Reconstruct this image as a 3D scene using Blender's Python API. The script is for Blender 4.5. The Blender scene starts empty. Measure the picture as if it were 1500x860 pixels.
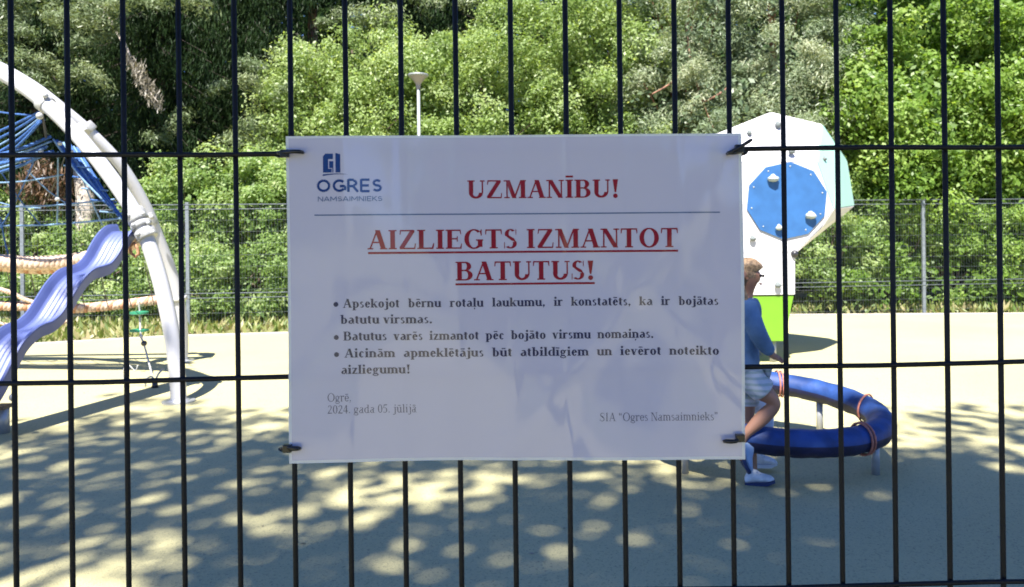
import bpy, bmesh, math, random
import numpy as np
from mathutils import Vector, Matrix

sc = bpy.context.scene
C = sc.collection
rad = math.radians

# ------------------------------------------------------------------ camera
FPX, PPX, PPY, W, H = 1130.0, 750.0, 350.0, 1500.0, 860.0
ROLL = 0.01148
CAMZ = 1.5
cam_d = bpy.data.cameras.new('camera')
cam = bpy.data.objects.new('camera', cam_d)
C.objects.link(cam)
cam.matrix_world = (Matrix.Translation((0, 0, CAMZ)) @ Matrix.Rotation(ROLL, 4, 'Y') @ Matrix.Rotation(rad(90), 4, 'X'))
cam_d.sensor_width = 36
cam_d.sensor_fit = 'HORIZONTAL'
cam_d.lens = 36 * FPX / W
cam_d.shift_y = -(H / 2 - PPY) / W
cam_d.clip_start = 0.05
cam_d.clip_end = 2000
cam_d.dof.use_dof = True
cam_d.dof.focus_distance = 1.15
cam_d.dof.aperture_fstop = (cam_d.lens / 1000) / 0.0022
sc.camera = cam

# ------------------------------------------------------------------ world + sun
SUN = Vector((0.15, 0.60, -1.0)).normalized()          # direction the light travels
sun_el = math.asin(-SUN.z)
sun_az = math.atan2(-SUN.x, -SUN.y)                    # compass angle of the sun from +Y
world = bpy.data.worlds.new('World')
sc.world = world
world.use_nodes = True
wn = world.node_tree
wn.nodes.clear()
wo = wn.nodes.new('ShaderNodeOutputWorld')
bg = wn.nodes.new('ShaderNodeBackground')
sky = wn.nodes.new('ShaderNodeTexSky')
sky.sky_type = 'NISHITA'
sky.sun_disc = False
sky.sun_elevation = sun_el
sky.sun_rotation = sun_az
sky.air_density = 1.0
sky.dust_density = 0.3
sky.ozone_density = 4.0
bg.inputs['Strength'].default_value = 0.05
tint = wn.nodes.new('ShaderNodeMix'); tint.data_type = 'RGBA'; tint.blend_type = 'MULTIPLY'; tint.inputs[0].default_value = 1
tint.inputs[7].default_value = (0.74, 0.96, 1.55, 1)                 # the camera's cool white balance in the shade
wn.links.new(sky.outputs[0], tint.inputs[6])
wn.links.new(tint.outputs[2], bg.inputs[0])
wn.links.new(bg.outputs[0], wo.inputs[0])
sl = bpy.data.lights.new('sun', 'SUN')
sl.energy = 5.0
sl.angle = rad(0.6)
sl.color = (1.0, 0.955, 0.87)
so = bpy.data.objects.new('sun', sl)
C.objects.link(so)
so.rotation_euler = SUN.to_track_quat('-Z', 'Y').to_euler()
so.location = (-3, -8, 15)
sc.view_settings.view_transform = 'Standard'
sc.view_settings.look = 'None'
sc.view_settings.gamma = 1
sc.view_settings.exposure = 1.55
sc.render.engine = 'CYCLES'
sc.cycles.max_bounces = 6
sc.cycles.transparent_max_bounces = 6

# ------------------------------------------------------------------ pixel -> place helpers (used while laying out)
cr, sr = math.cos(ROLL), math.sin(ROLL)
def P(px, py, d):
    xc = (px - PPX) / FPX; zc = (PPY - py) / FPX
    return Vector(((cr * xc + sr * zc) * d, d, CAMZ + (-sr * xc + cr * zc) * d))
def G(px, py, z=0.0):
    v = P(px, py, 1.0) - Vector((0, 0, CAMZ))
    t = (z - CAMZ) / v.z
    return Vector((v.x * t, t, z))

# ------------------------------------------------------------------ materials
def mat(name, col, rough=0.6, metal=0.0, noise=0.0, nscale=8.0, bump=0.0, bscale=80.0, coat=0.0, spec=0.5, col2=None, detail=4.0, sheen=0.0):
    m = bpy.data.materials.new(name); m.use_nodes = True
    nt = m.node_tree; b = nt.nodes['Principled BSDF']
    b.inputs['Roughness'].default_value = rough
    b.inputs['Metallic'].default_value = metal
    b.inputs['Coat Weight'].default_value = coat
    b.inputs['Coat Roughness'].default_value = 0.08
    b.inputs['Specular IOR Level'].default_value = spec
    b.inputs['Sheen Weight'].default_value = sheen
    tc = nt.nodes.new('ShaderNodeTexCoord')
    if noise > 0 or col2:
        n = nt.nodes.new('ShaderNodeTexNoise'); n.inputs['Scale'].default_value = nscale; n.inputs['Detail'].default_value = detail
        nt.links.new(tc.outputs['Object'], n.inputs['Vector'])
        r = nt.nodes.new('ShaderNodeValToRGB')
        c = Vector(col)
        lo = c * (1 - noise) if col2 is None else Vector(col2)
        hi = Vector([min(1, x * (1 + noise)) for x in col]) if col2 is None else c
        r.color_ramp.elements[0].position = 0.35; r.color_ramp.elements[1].position = 0.65
        r.color_ramp.elements[0].color = (*lo, 1); r.color_ramp.elements[1].color = (*hi, 1)
        nt.links.new(n.outputs['Fac'], r.inputs[0]); nt.links.new(r.outputs[0], b.inputs['Base Color'])
    else:
        b.inputs['Base Color'].default_value = (*col, 1)
    if bump > 0:
        n2 = nt.nodes.new('ShaderNodeTexNoise'); n2.inputs['Scale'].default_value = bscale; n2.inputs['Detail'].default_value = 3
        nt.links.new(tc.outputs['Object'], n2.inputs['Vector'])
        bp = nt.nodes.new('ShaderNodeBump'); bp.inputs['Strength'].default_value = bump; bp.inputs['Distance'].default_value = 0.01
        nt.links.new(n2.outputs['Fac'], bp.inputs['Height']); nt.links.new(bp.outputs[0], b.inputs['Normal'])
    return m

def leaf_mat(name, cols, trans=0.4, rough=0.45, spec=0.5):
    m = bpy.data.materials.new(name); m.use_nodes = True
    nt = m.node_tree; b = nt.nodes['Principled BSDF']; out = nt.nodes['Material Output']
    a = nt.nodes.new('ShaderNodeAttribute'); a.attribute_name = 'rnd'
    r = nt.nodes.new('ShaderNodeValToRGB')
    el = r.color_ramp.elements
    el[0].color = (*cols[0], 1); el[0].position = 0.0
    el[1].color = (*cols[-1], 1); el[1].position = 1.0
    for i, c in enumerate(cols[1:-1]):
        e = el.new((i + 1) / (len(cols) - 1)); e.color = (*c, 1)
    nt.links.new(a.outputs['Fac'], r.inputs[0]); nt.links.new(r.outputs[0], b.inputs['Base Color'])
    b.inputs['Roughness'].default_value = rough; b.inputs['Specular IOR Level'].default_value = spec
    t = nt.nodes.new('ShaderNodeBsdfTranslucent')
    g = nt.nodes.new('ShaderNodeMix'); g.data_type = 'RGBA'; g.blend_type = 'MULTIPLY'; g.inputs[0].default_value = 1
    nt.links.new(r.outputs[0], g.inputs[6]); g.inputs[7].default_value = (1.3, 1.25, 0.6, 1)
    nt.links.new(g.outputs[2], t.inputs[0])
    mx = nt.nodes.new('ShaderNodeMixShader'); mx.inputs[0].default_value = trans
    nt.links.new(b.outputs[0], mx.inputs[1]); nt.links.new(t.outputs[0], mx.inputs[2]); nt.links.new(mx.outputs[0], out.inputs[0])
    return m

M = {}
M['wire'] = mat('black_wire', (0.0045, 0.005, 0.0055), 0.55, spec=0.3, noise=0.3, nscale=40, bump=0.15, bscale=300)
M['tie'] = mat('tie_plastic', (0.01, 0.01, 0.011), 0.3)
M['galv'] = mat('galvanised', (0.19, 0.215, 0.24), 0.55, 0.4, noise=0.15, nscale=20)
M['galv_dark'] = mat('weathered_wire', (0.09, 0.105, 0.12), 0.6, 0.3, noise=0.2, nscale=20)
M['white_tube'] = mat('white_tube', (0.50, 0.50, 0.53), 0.35, noise=0.05, nscale=3, bump=0.03)
M['clamp'] = mat('clamp_alu', (0.42, 0.42, 0.41), 0.45, 0.2, noise=0.15, nscale=25, bump=0.1)
M['slide'] = mat('slide_plastic', (0.085, 0.112, 0.28), 0.45, noise=0.08, nscale=5)
M['blue_rope'] = mat('blue_rope', (0.03, 0.10, 0.30), 0.75, noise=0.5, nscale=60, bump=0.5, bscale=200)
M['light_rope'] = mat('light_blue_rope', (0.15, 0.26, 0.42), 0.75, noise=0.3, nscale=60)
M['tan_rope'] = mat('tan_rope', (0.56, 0.41, 0.31), 0.85, noise=0.35, nscale=30, bump=0.5, bscale=150)
M['tan_dark'] = mat('tan_rope_reddish', (0.42, 0.22, 0.13), 0.85, noise=0.35, nscale=30)
M['green_disc'] = mat('green_plastic', (0.02, 0.20, 0.11), 0.5, noise=0.1)
M['dark_steel'] = mat('dark_steel', (0.06, 0.06, 0.065), 0.4, 0.6)
M['steel'] = mat('grey_steel', (0.40, 0.41, 0.42), 0.4, 0.4, noise=0.1)
M['panel_white'] = mat('white_panel', (0.60, 0.58, 0.60), 0.45, noise=0.05, nscale=2, bump=0.02)
M['panel_mint'] = mat('mint_panel', (0.34, 0.56, 0.48), 0.45, noise=0.05, nscale=2)
M['panel_blue'] = mat('blue_panel', (0.030, 0.115, 0.30), 0.5, noise=0.12, nscale=6, bump=0.03)
M['panel_green'] = mat('green_panel', (0.15, 0.33, 0.020), 0.5, noise=0.06, nscale=4)
M['hold'] = mat('hold_grey', (0.38, 0.42, 0.42), 0.7, bump=0.4, bscale=60)
M['hold_dark'] = mat('hold_dark', (0.15, 0.17, 0.17), 0.75, bump=0.4, bscale=60)
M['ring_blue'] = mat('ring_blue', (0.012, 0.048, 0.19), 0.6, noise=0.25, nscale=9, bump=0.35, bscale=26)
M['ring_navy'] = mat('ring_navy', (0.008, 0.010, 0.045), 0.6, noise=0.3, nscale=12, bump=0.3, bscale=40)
M['strap'] = mat('salmon_strap', (0.46, 0.17, 0.12), 0.75, noise=0.2, nscale=50)
M['skin'] = mat('skin', (0.36, 0.18, 0.11), 0.55, noise=0.06, nscale=10)
M['hair'] = mat('hair', (0.26, 0.17, 0.095), 0.6, noise=0.5, nscale=60, bump=0.6, bscale=90)
M['dark'] = mat('dark_eye', (0.015, 0.01, 0.01), 0.3)
M['lip'] = mat('lip', (0.35, 0.10, 0.08), 0.5)
M['hoodie'] = mat('blue_hoodie', (0.11, 0.20, 0.34), 0.9, noise=0.28, nscale=7, bump=0.9, bscale=14)
M['shorts'] = mat('white_shorts', (0.62, 0.66, 0.70), 0.85, noise=0.10, nscale=20, bump=0.8, bscale=22)
M['shorts'] = mat('white_shorts', (0.50, 0.53, 0.57), 0.85, bump=0.8, bscale=22)
nt = M['shorts'].node_tree; tcs = nt.nodes.new('ShaderNodeTexCoord'); wv = nt.nodes.new('ShaderNodeTexWave'); wv.bands_direction = 'Z'; wv.inputs['Scale'].default_value = 9.0; wv.inputs['Distortion'].default_value = 1.2
rps = nt.nodes.new('ShaderNodeValToRGB'); rps.color_ramp.elements[0].position = .25; rps.color_ramp.elements[0].color = (.36, .43, .42, 1); rps.color_ramp.elements[1].position = .5; rps.color_ramp.elements[1].color = (.52, .55, .60, 1)
nt.links.new(tcs.outputs['Object'], wv.inputs['Vector']); nt.links.new(wv.outputs['Fac'], rps.inputs[0]); nt.links.new(rps.outputs[0], nt.nodes['Principled BSDF'].inputs['Base Color'])
M['stripe'] = mat('pale_green_stripe', (0.34, 0.47, 0.42), 0.85)
M['white_cloth'] = mat('white_cloth', (0.70, 0.71, 0.75), 0.85, noise=0.08, nscale=15, bump=0.8, bscale=16)
M['grey_cloth'] = mat('grey_cloth', (0.40, 0.42, 0.46), 0.85, noise=0.2, nscale=12, bump=0.6, bscale=16)
M['shoe'] = mat('shoe_white', (0.70, 0.72, 0.74), 0.55, noise=0.12, nscale=30, bump=0.4, bscale=60)
M['sole'] = mat('shoe_navy', (0.02, 0.035, 0.11), 0.6)
M['paleb'] = mat('shoe_pale_blue', (0.30, 0.42, 0.60), 0.6)
M['sole_w'] = mat('shoe_sole_white', (0.66, 0.68, 0.70), 0.6)
M['bark_dark'] = mat('bark_dark', (0.05, 0.038, 0.03), 0.9, noise=0.4, nscale=12)
M['bark'] = mat('bark', (0.12, 0.09, 0.07), 0.9, noise=0.5, nscale=12, bump=1.0, bscale=20)
M['bark_pale'] = mat('bark_pale', (0.40, 0.35, 0.30), 0.9, noise=0.35, nscale=14, bump=1.0, bscale=22)
M['bark_red'] = mat('bark_red', (0.22, 0.11, 0.075), 0.9, noise=0.4, nscale=10, bump=1.0, bscale=20)
M['dead'] = mat('dead_foliage', (0.42, 0.36, 0.29), 0.9, noise=0.3, nscale=20)
M['lamp_grey'] = mat('lamp_grey', (0.27, 0.29, 0.30), 0.5, 0.2)
M['lamp_glass'] = mat('lamp_glass', (0.25, 0.225, 0.21), 0.4)
M['kerb'] = mat('kerb_concrete', (0.44, 0.40, 0.36), 0.9, noise=0.15, nscale=8)
LIME = leaf_mat('leaf_lime', [(0.075, 0.13, 0.022), (0.265, 0.37, 0.11), (0.46, 0.54, 0.27)], 0.5)
MAPLE = leaf_mat('leaf_bright_green', [(0.055, 0.125, 0.015), (0.18, 0.30, 0.045), (0.35, 0.46, 0.14)], 0.5)
SHRUB = leaf_mat('leaf_shrub', [(0.07, 0.14, 0.025), (0.25, 0.37, 0.11), (0.45, 0.53, 0.26)], 0.5)
SPRUCE = leaf_mat('needle_dark', [(0.010, 0.022, 0.008), (0.018, 0.038, 0.013), (0.038, 0.062, 0.020)], 0.2, spec=0.1)
SPRUCE_LIT = leaf_mat('needle_sunlit', [(0.07, 0.11, 0.045), (0.15, 0.20, 0.085), (0.27, 0.31, 0.16)], 0.3)  # paler copy of the spruce needles, sunlight put into the colour
PINE = leaf_mat('needle_pine', [(0.09, 0.14, 0.075), (0.21, 0.27, 0.15), (0.42, 0.44, 0.28)], 0.3)
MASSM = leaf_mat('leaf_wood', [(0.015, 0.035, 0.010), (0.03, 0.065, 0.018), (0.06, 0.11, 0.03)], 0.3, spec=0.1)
SHADEL = leaf_mat('leaf_overhead', [(0.03, 0.06, 0.02), (0.05, 0.09, 0.03), (0.08, 0.13, 0.05)], 0.08)
GRASS = leaf_mat('grass_blade', [(0.10, 0.16, 0.03), (0.24, 0.28, 0.08), (0.42, 0.36, 0.20)], 0.35)

# ground materials
def ground_mat():
    m = bpy.data.materials.new('rubber_surface'); m.use_nodes = True
    nt = m.node_tree; b = nt.nodes['Principled BSDF']; L = nt.links
    tc = nt.nodes.new('ShaderNodeTexCoord')
    n1 = nt.nodes.new('ShaderNodeTexNoise'); n1.inputs['Scale'].default_value = 0.45; n1.inputs['Detail'].default_value = 5
    n2 = nt.nodes.new('ShaderNodeTexVoronoi'); n2.inputs['Scale'].default_value = 130
    L.new(tc.outputs['Object'], n1.inputs['Vector']); L.new(tc.outputs['Object'], n2.inputs['Vector'])
    r1 = nt.nodes.new('ShaderNodeValToRGB')
    r1.color_ramp.elements[0].position = 0.35; r1.color_ramp.elements[0].color = (0.40, 0.37, 0.205, 1)
    r1.color_ramp.elements[1].position = 0.65; r1.color_ramp.elements[1].color = (0.46, 0.425, 0.235, 1)
    r2 = nt.nodes.new('ShaderNodeValToRGB')
    e = r2.color_ramp.elements
    e[0].position = 0.0; e[0].color = (0.55, 0.58, 0.62, 1); e[1].position = 1.0; e[1].color = (1.12, 1.1, 1.05, 1)
    x = e.new(0.3); x.color = (1, 1, 1, 1)
    L.new(n1.outputs['Fac'], r1.inputs[0]); L.new(n2.outputs['Color'], r2.inputs[0])
    mx = nt.nodes.new('ShaderNodeMix'); mx.data_type = 'RGBA'; mx.blend_type = 'MULTIPLY'; mx.inputs[0].default_value = 1
    L.new(r1.outputs[0], mx.inputs[6]); L.new(r2.outputs[0], mx.inputs[7]); L.new(mx.outputs[2], b.inputs['Base Color'])
    bp = nt.nodes.new('ShaderNodeBump'); bp.inputs['Strength'].default_value = 0.5; bp.inputs['Distance'].default_value = 0.004
    L.new(n2.outputs['Distance'], bp.inputs['Height']); L.new(bp.outputs[0], b.inputs['Normal'])
    b.inputs['Roughness'].default_value = 0.85; b.inputs['Specular IOR Level'].default_value = 0.25
    return m
M['rubber'] = ground_mat()
M['earth'] = mat('earth_grass', (0.16, 0.19, 0.06), 0.95, col2=(0.22, 0.18, 0.10), nscale=1.5, detail=8, bump=1.0, bscale=10)

# ------------------------------------------------------------------ mesh helpers
class MB:
    def __init__(s): s.v = []; s.f = []; s.sm = []; s.mi = []
    def add(s, vs, fs, smooth=False, mi=0):
        o = len(s.v); s.v += [tuple(v) for v in vs]
        for f in fs: s.f.append([i + o for i in f]); s.sm.append(smooth); s.mi.append(mi)
        return s
    def box(s, c, h, rot=None):
        R = rot or Matrix.Identity(3); c = Vector(c)
        vs = [c + R @ Vector((sx * h[0], sy * h[1], sz * h[2])) for sz in (-1, 1) for sy in (-1, 1) for sx in (-1, 1)]
        return s.add(vs, [(0, 2, 3, 1), (4, 5, 7, 6), (0, 1, 5, 4), (2, 6, 7, 3), (0, 4, 6, 2), (1, 3, 7, 5)])
    def tube(s, pts, r, n=8, caps=True, closed=False, smooth=True, mi=0):
        pts = [Vector(p) for p in pts]; k = len(pts)
        rs = r if isinstance(r, (list, tuple)) else [r] * k
        vs = []; nrm = None
        for i, p in enumerate(pts):
            if closed: t = pts[(i + 1) % k] - pts[i - 1]
            else: t = pts[min(i + 1, k - 1)] - pts[max(i - 1, 0)]
            t.normalize()
            if nrm is None:
                a = Vector((0, 0, 1)) if abs(t.z) < 0.9 else Vector((1, 0, 0))
                nrm = t.cross(a).normalized()
            else:
                nrm = (nrm - t * nrm.dot(t))
                nrm = nrm.normalized() if nrm.length > 1e-6 else t.orthogonal().normalized()
            b = t.cross(nrm)
            for j in range(n):
                a = 2 * math.pi * j / n
                vs.append(p + (nrm * math.cos(a) + b * math.sin(a)) * rs[i])
        fs = []
        for i in range(k if closed else k - 1):
            i2 = (i + 1) % k
            for j in range(n):
                fs.append((i * n + j, i * n + (j + 1) % n, i2 * n + (j + 1) % n, i2 * n + j))
        s.add(vs, fs, smooth, mi)
        if caps and not closed:
            o = len(s.v) - k * n
            s.f.append([o + j for j in range(n)][::-1]); s.sm.append(False); s.mi.append(mi)
            s.f.append([o + (k - 1) * n + j for j in range(n)]); s.sm.append(False); s.mi.append(mi)
        return s
    def prism(s, poly, off):          # polygon (3d points) extruded by vector off
        k = len(poly); off = Vector(off)
        vs = [Vector(p) for p in poly] + [Vector(p) + off for p in poly]
        fs = [tuple(range(k))[::-1], tuple(range(k, 2 * k))] + [(i, (i + 1) % k, k + (i + 1) % k, k + i) for i in range(k)]
        return s.add(vs, fs)
    def ball(s, c, r, n=8, m=6, scale=(1, 1, 1), rot=None, mi=0):
        c = Vector(c); R = rot or Matrix.Identity(3); vs = []; fs = []
        for i in range(m + 1):
            th = math.pi * i / m
            for j in range(n):
                a = 2 * math.pi * j / n
                vs.append(c + R @ Vector((math.sin(th) * math.cos(a) * r * scale[0], math.sin(th) * math.sin(a) * r * scale[1], math.cos(th) * r * scale[2])))
        for i in range(m):
            for j in range(n):
                fs.append((i * n + j, (i + 1) * n + j, (i + 1) * n + (j + 1) % n, i * n + (j + 1) % n))
        return s.add(vs, fs, True, mi)
    def mesh(s, name, mats):
        me = bpy.data.meshes.new(name)
        me.from_pydata([tuple(v) for v in s.v], [], s.f)
        me.polygons.foreach_set('use_smooth', s.sm)
        me.polygons.foreach_set('material_index', s.mi)
        for m in (mats if isinstance(mats, (list, tuple)) else [mats]): me.materials.append(m)
        bm = bmesh.new(); bm.from_mesh(me)
        bmesh.ops.recalc_face_normals(bm, faces=bm.faces); bm.to_mesh(me); bm.free()
        me.update()
        return me
    def build(s, name, m, parent=None, bevel=0):
        o = bpy.data.objects.new(name, s.mesh(name, m)); C.objects.link(o)
        if parent: attach(o, parent)
        if bevel:
            b = o.modifiers.new('bevel', 'BEVEL'); b.width = bevel; b.segments = 2; b.limit_method = 'ANGLE'
        return o

def attach(o, parent):
    o.parent = parent
    # every mesh is written in world coordinates; the root's own location is undone here
    root = parent
    while root.parent: root = root.parent
    if parent.parent is None: o.matrix_parent_inverse = Matrix.Translation(-root.location)
def tag(o, label=None, cat=None, group=None, kind=None):
    if label: o['label'] = label
    if cat: o['category'] = cat
    if group: o['group'] = group
    if kind: o['kind'] = kind
    return o
def thing(name, label, cat, loc=(0, 0, 0), group=None):
    o = bpy.data.objects.new(name, None); C.objects.link(o); o.location = loc
    o.empty_display_size = 0.1
    return tag(o, label, cat, group)
def smooth_path(pts, n=8):
    pts = [Vector(p) for p in pts]; out = []
    for i in range(len(pts) - 1):
        p0 = pts[max(i - 1, 0)]; p1 = pts[i]; p2 = pts[i + 1]; p3 = pts[min(i + 2, len(pts) - 1)]
        for k in range(n):
            t = k / n
            out.append(0.5 * ((2 * p1) + (p2 - p0) * t + (2 * p0 - 5 * p1 + 4 * p2 - p3) * t * t + (3 * p1 - p0 - 3 * p2 + p3) * t ** 3))
    out.append(pts[-1]); return out

# ================================================================== GROUND
def sheet(name, pts, z, m):
    mb = MB(); mb.add([(p[0], p[1], z) for p in pts], [tuple(range(len(pts)))])
    return tag(mb.build(name, m), kind='structure')
sheet('ground', [(-400, -400), (400, -400), (400, 600), (-400, 600)], -0.03, M['earth'])
edge = [G(0, 507), G(250, 493), G(420, 488), G(1165, 461.5), G(1500, 459.5)]
e0 = edge[0] + (edge[0] - edge[1]) * 3; e1 = edge[-1] + (edge[-1] - edge[-2]) * 3
edge = [e0] + edge + [e1]
sheet('playground_surface', [(e0.x, -6), (e1.x, -6)] + [(p.x, p.y) for p in reversed(edge)], 0.0, M['rubber'])
kb = MB()
for a, b in zip(edge[:-1], edge[1:]):
    n = Vector((-(b - a).y, (b - a).x, 0)).normalized() * 0.08
    kb.prism([a + Vector((0, 0, -0.06)), b + Vector((0, 0, -0.06)), b + n + Vector((0, 0, -0.06)), a + n + Vector((0, 0, -0.06))], (0, 0, 0.075))
tag(kb.build('kerb', M['kerb']), kind='structure')

# ================================================================== NEAR FENCE
FY, FX0, FA = 0.6946, -0.4493, 0.02046
fdir = Vector((math.cos(FA), math.sin(FA), 0)); fnor = Vector((math.sin(FA), -math.cos(FA), 0))   # fnor points at the camera
def F(s, z, out=0.0):
    p = Vector((FX0, FY, 0)) + fdir * s + fnor * out; p.z = z; return p
rng = random.Random(5)
near = thing('mesh_fence', 'black welded wire mesh fence carrying the laminated notice in the foreground', 'fence', F(0.45, 0))
for i in range(-16, 36):
    j = rng.uniform(-0.0006, 0.0006)
    mb = MB().tube([F(0.05 * i + j, 0.04), F(0.05 * i + j * 0.5, 1.2), F(0.05 * i - j, 2.03)], 0.00245, 8)
    mb.build('vertical_wire', M['wire'], near)
for k in range(-3, 8):
    z = 1.5794 - 0.2 * k
    if z < 0.08 or z > 2.03: continue
    pts = [F(-0.82 + 0.1 * q, z + 0.0008 * math.sin(q * 1.7 + k * 2.1) + (((-0.82 + 0.1 * q) - .45) * .0064 - .0005 if k == 1 else 0), 0.0046) for q in range(27)]
    MB().tube(pts, 0.0023, 8).build('horizontal_wire', M['wire'], near)
for s in (-0.85, 1.78):
    p = MB().box(F(s, 1.03), (0.02, 0.03, 1.03), Matrix.Rotation(FA, 3, 'Z')).build('post', M['wire'], near, 0.003)
    MB().box(F(s, 2.068), (0.022, 0.032, 0.006), Matrix.Rotation(FA, 3, 'Z')).build('post_cap', M['tie'], p)

# ================================================================== THE NOTICE
SX0, SX1, SZ1, SZ0 = 0.2485, 0.6572, 1.5931, 1.2988
SW, SH = SX1 - SX0, SZ1 - SZ0
def wav(u, v):   # how far the limp laminate stands off, u,v in 0..1 (v down)
    a = 0.0022 * math.sin(5.2 * u + 2.2 * v + 0.4) * (0.4 + 0.6 * v)
    b = 0.0016 * math.sin(9.0 * u - 5.5 * v + 1.0)
    c = 0.0011 * math.exp(-((u + 0.55 * v - 1.02) / 0.05) ** 2)
    d = 0.0009 * math.exp(-((u - 0.75 * v - 0.42) / 0.045) ** 2) * v
    rib = 0.0
    for k in range(6, 13):
        rib += 0.00028 * math.exp(-(((FX0 * 0 + 0.05 * k - SX0) / SW - u) / 0.008) ** 2)
    curl = 0.003 * max(0, u - 0.93) / 0.07 * (1 - abs(v - 0.5))
    return 0.0105 + a + b + c + d + rib + curl
def S(u, v, out=0.0):
    return F(SX0 + u * SW, SZ1 - v * SH + (1 - u) * (0.0007 + 0.0028 * v), wav(u, v) + out)   # it hangs a touch askew
def SP(px, py, out=0.0):
    return S((px - 424) / 664, (py - 199) / 477, out)

def paper_mat(name, col, rough=0.5, trans=0.0):
    m = bpy.data.materials.new(name); m.use_nodes = True
    nt = m.node_tree; b = nt.nodes['Principled BSDF']; out = nt.nodes['Material Output']
    b.inputs['Base Color'].default_value = (*col, 1); b.inputs['Roughness'].default_value = rough
    b.inputs['Coat Weight'].default_value = 0.8; b.inputs['Coat Roughness'].default_value = 0.06; b.inputs['Specular IOR Level'].default_value = 0.2; b.inputs['Coat IOR'].default_value = 1.65
    tc = nt.nodes.new('ShaderNodeTexCoord')
    n2 = nt.nodes.new('ShaderNodeTexNoise'); n2.inputs['Scale'].default_value = 9; n2.inputs['Detail'].default_value = 2
    mp = nt.nodes.new('ShaderNodeMapping'); mp.inputs['Scale'].default_value = (1, 1, 0.6)
    nt.links.new(tc.outputs['Object'], mp.inputs[0]); nt.links.new(mp.outputs[0], n2.inputs['Vector'])
    bp = nt.nodes.new('ShaderNodeBump'); bp.inputs['Strength'].default_value = 0.6; bp.inputs['Distance'].default_value = 0.006
    nt.links.new(n2.outputs['Fac'], bp.inputs['Height']); nt.links.new(bp.outputs[0], b.inputs['Coat Normal'])
    if trans:
        t = nt.nodes.new('ShaderNodeBsdfTranslucent'); t.inputs[0].default_value = (*col, 1)
        mx = nt.nodes.new('ShaderNodeMixShader'); mx.inputs[0].default_value = trans
        nt.links.new(b.outputs[0], mx.inputs[1]); nt.links.new(t.outputs[0], mx.inputs[2]); nt.links.new(mx.outputs[0], out.inputs[0])
    return m
M['paper'] = paper_mat('laminated_paper', (0.56, 0.545, 0.65), trans=0.10)
M['film'] = paper_mat('laminate_film', (0.80, 0.82, 0.82), trans=0.35)
M['ink_red'] = paper_mat('ink_red', (0.25, 0.004, 0.022))
M['ink_dark'] = paper_mat('ink_dark', (0.035, 0.035, 0.085))
M['ink_grey'] = paper_mat('ink_thin', (0.10, 0.10, 0.16))
M['ink_navy'] = paper_mat('ink_navy', (0.008, 0.045, 0.20))
M['ink_slate'] = paper_mat('ink_slate', (0.11, 0.16, 0.28))

sign = thing('notice_sign', 'white laminated A3 notice with red Latvian warning text tied to the mesh fence', 'sign', F(SX0 + SW / 2, SZ0))
def sheet_part(name, u0, u1, v0, v1, out, m, nu, nv, th=0.0004):
    mb = MB(); vs = []; fs = []
    for j in range(nv + 1):
        for i in range(nu + 1):
            vs.append(S(u0 + (u1 - u0) * i / nu, v0 + (v1 - v0) * j / nv, out))
    for j in range(nv):
        for i in range(nu):
            a = j * (nu + 1) + i; fs.append((a, a + 1, a + nu + 2, a + nu + 1))
    mb.add(vs, fs, True); return mb.build(name, m, sign)
sheet_part('sheet', 0.006, 0.993, 0.007, 0.991, 0.0, M['paper'], 120, 80)
film = MB()
def strip(u0, u1, v0, v1, nu, nv):
    vs = []; fs = []
    for j in range(nv + 1):
        for i in range(nu + 1): vs.append(S(u0 + (u1 - u0) * i / nu, v0 + (v1 - v0) * j / nv, 0))
    for j in range(nv):
        for i in range(nu):
            a = j * (nu + 1) + i; fs.append((a, a + 1, a + nu + 2, a + nu + 1))
    film.add(vs, fs, True)
strip(0, 1, 0, 0.007, 120, 1); strip(0, 1, 0.991, 1, 120, 1); strip(0, 0.006, 0.007, 0.991, 1, 80); strip(0.993, 1, 0.007, 0.991, 1, 80)
film.build('laminate_margin', M['film'], sign)

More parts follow.
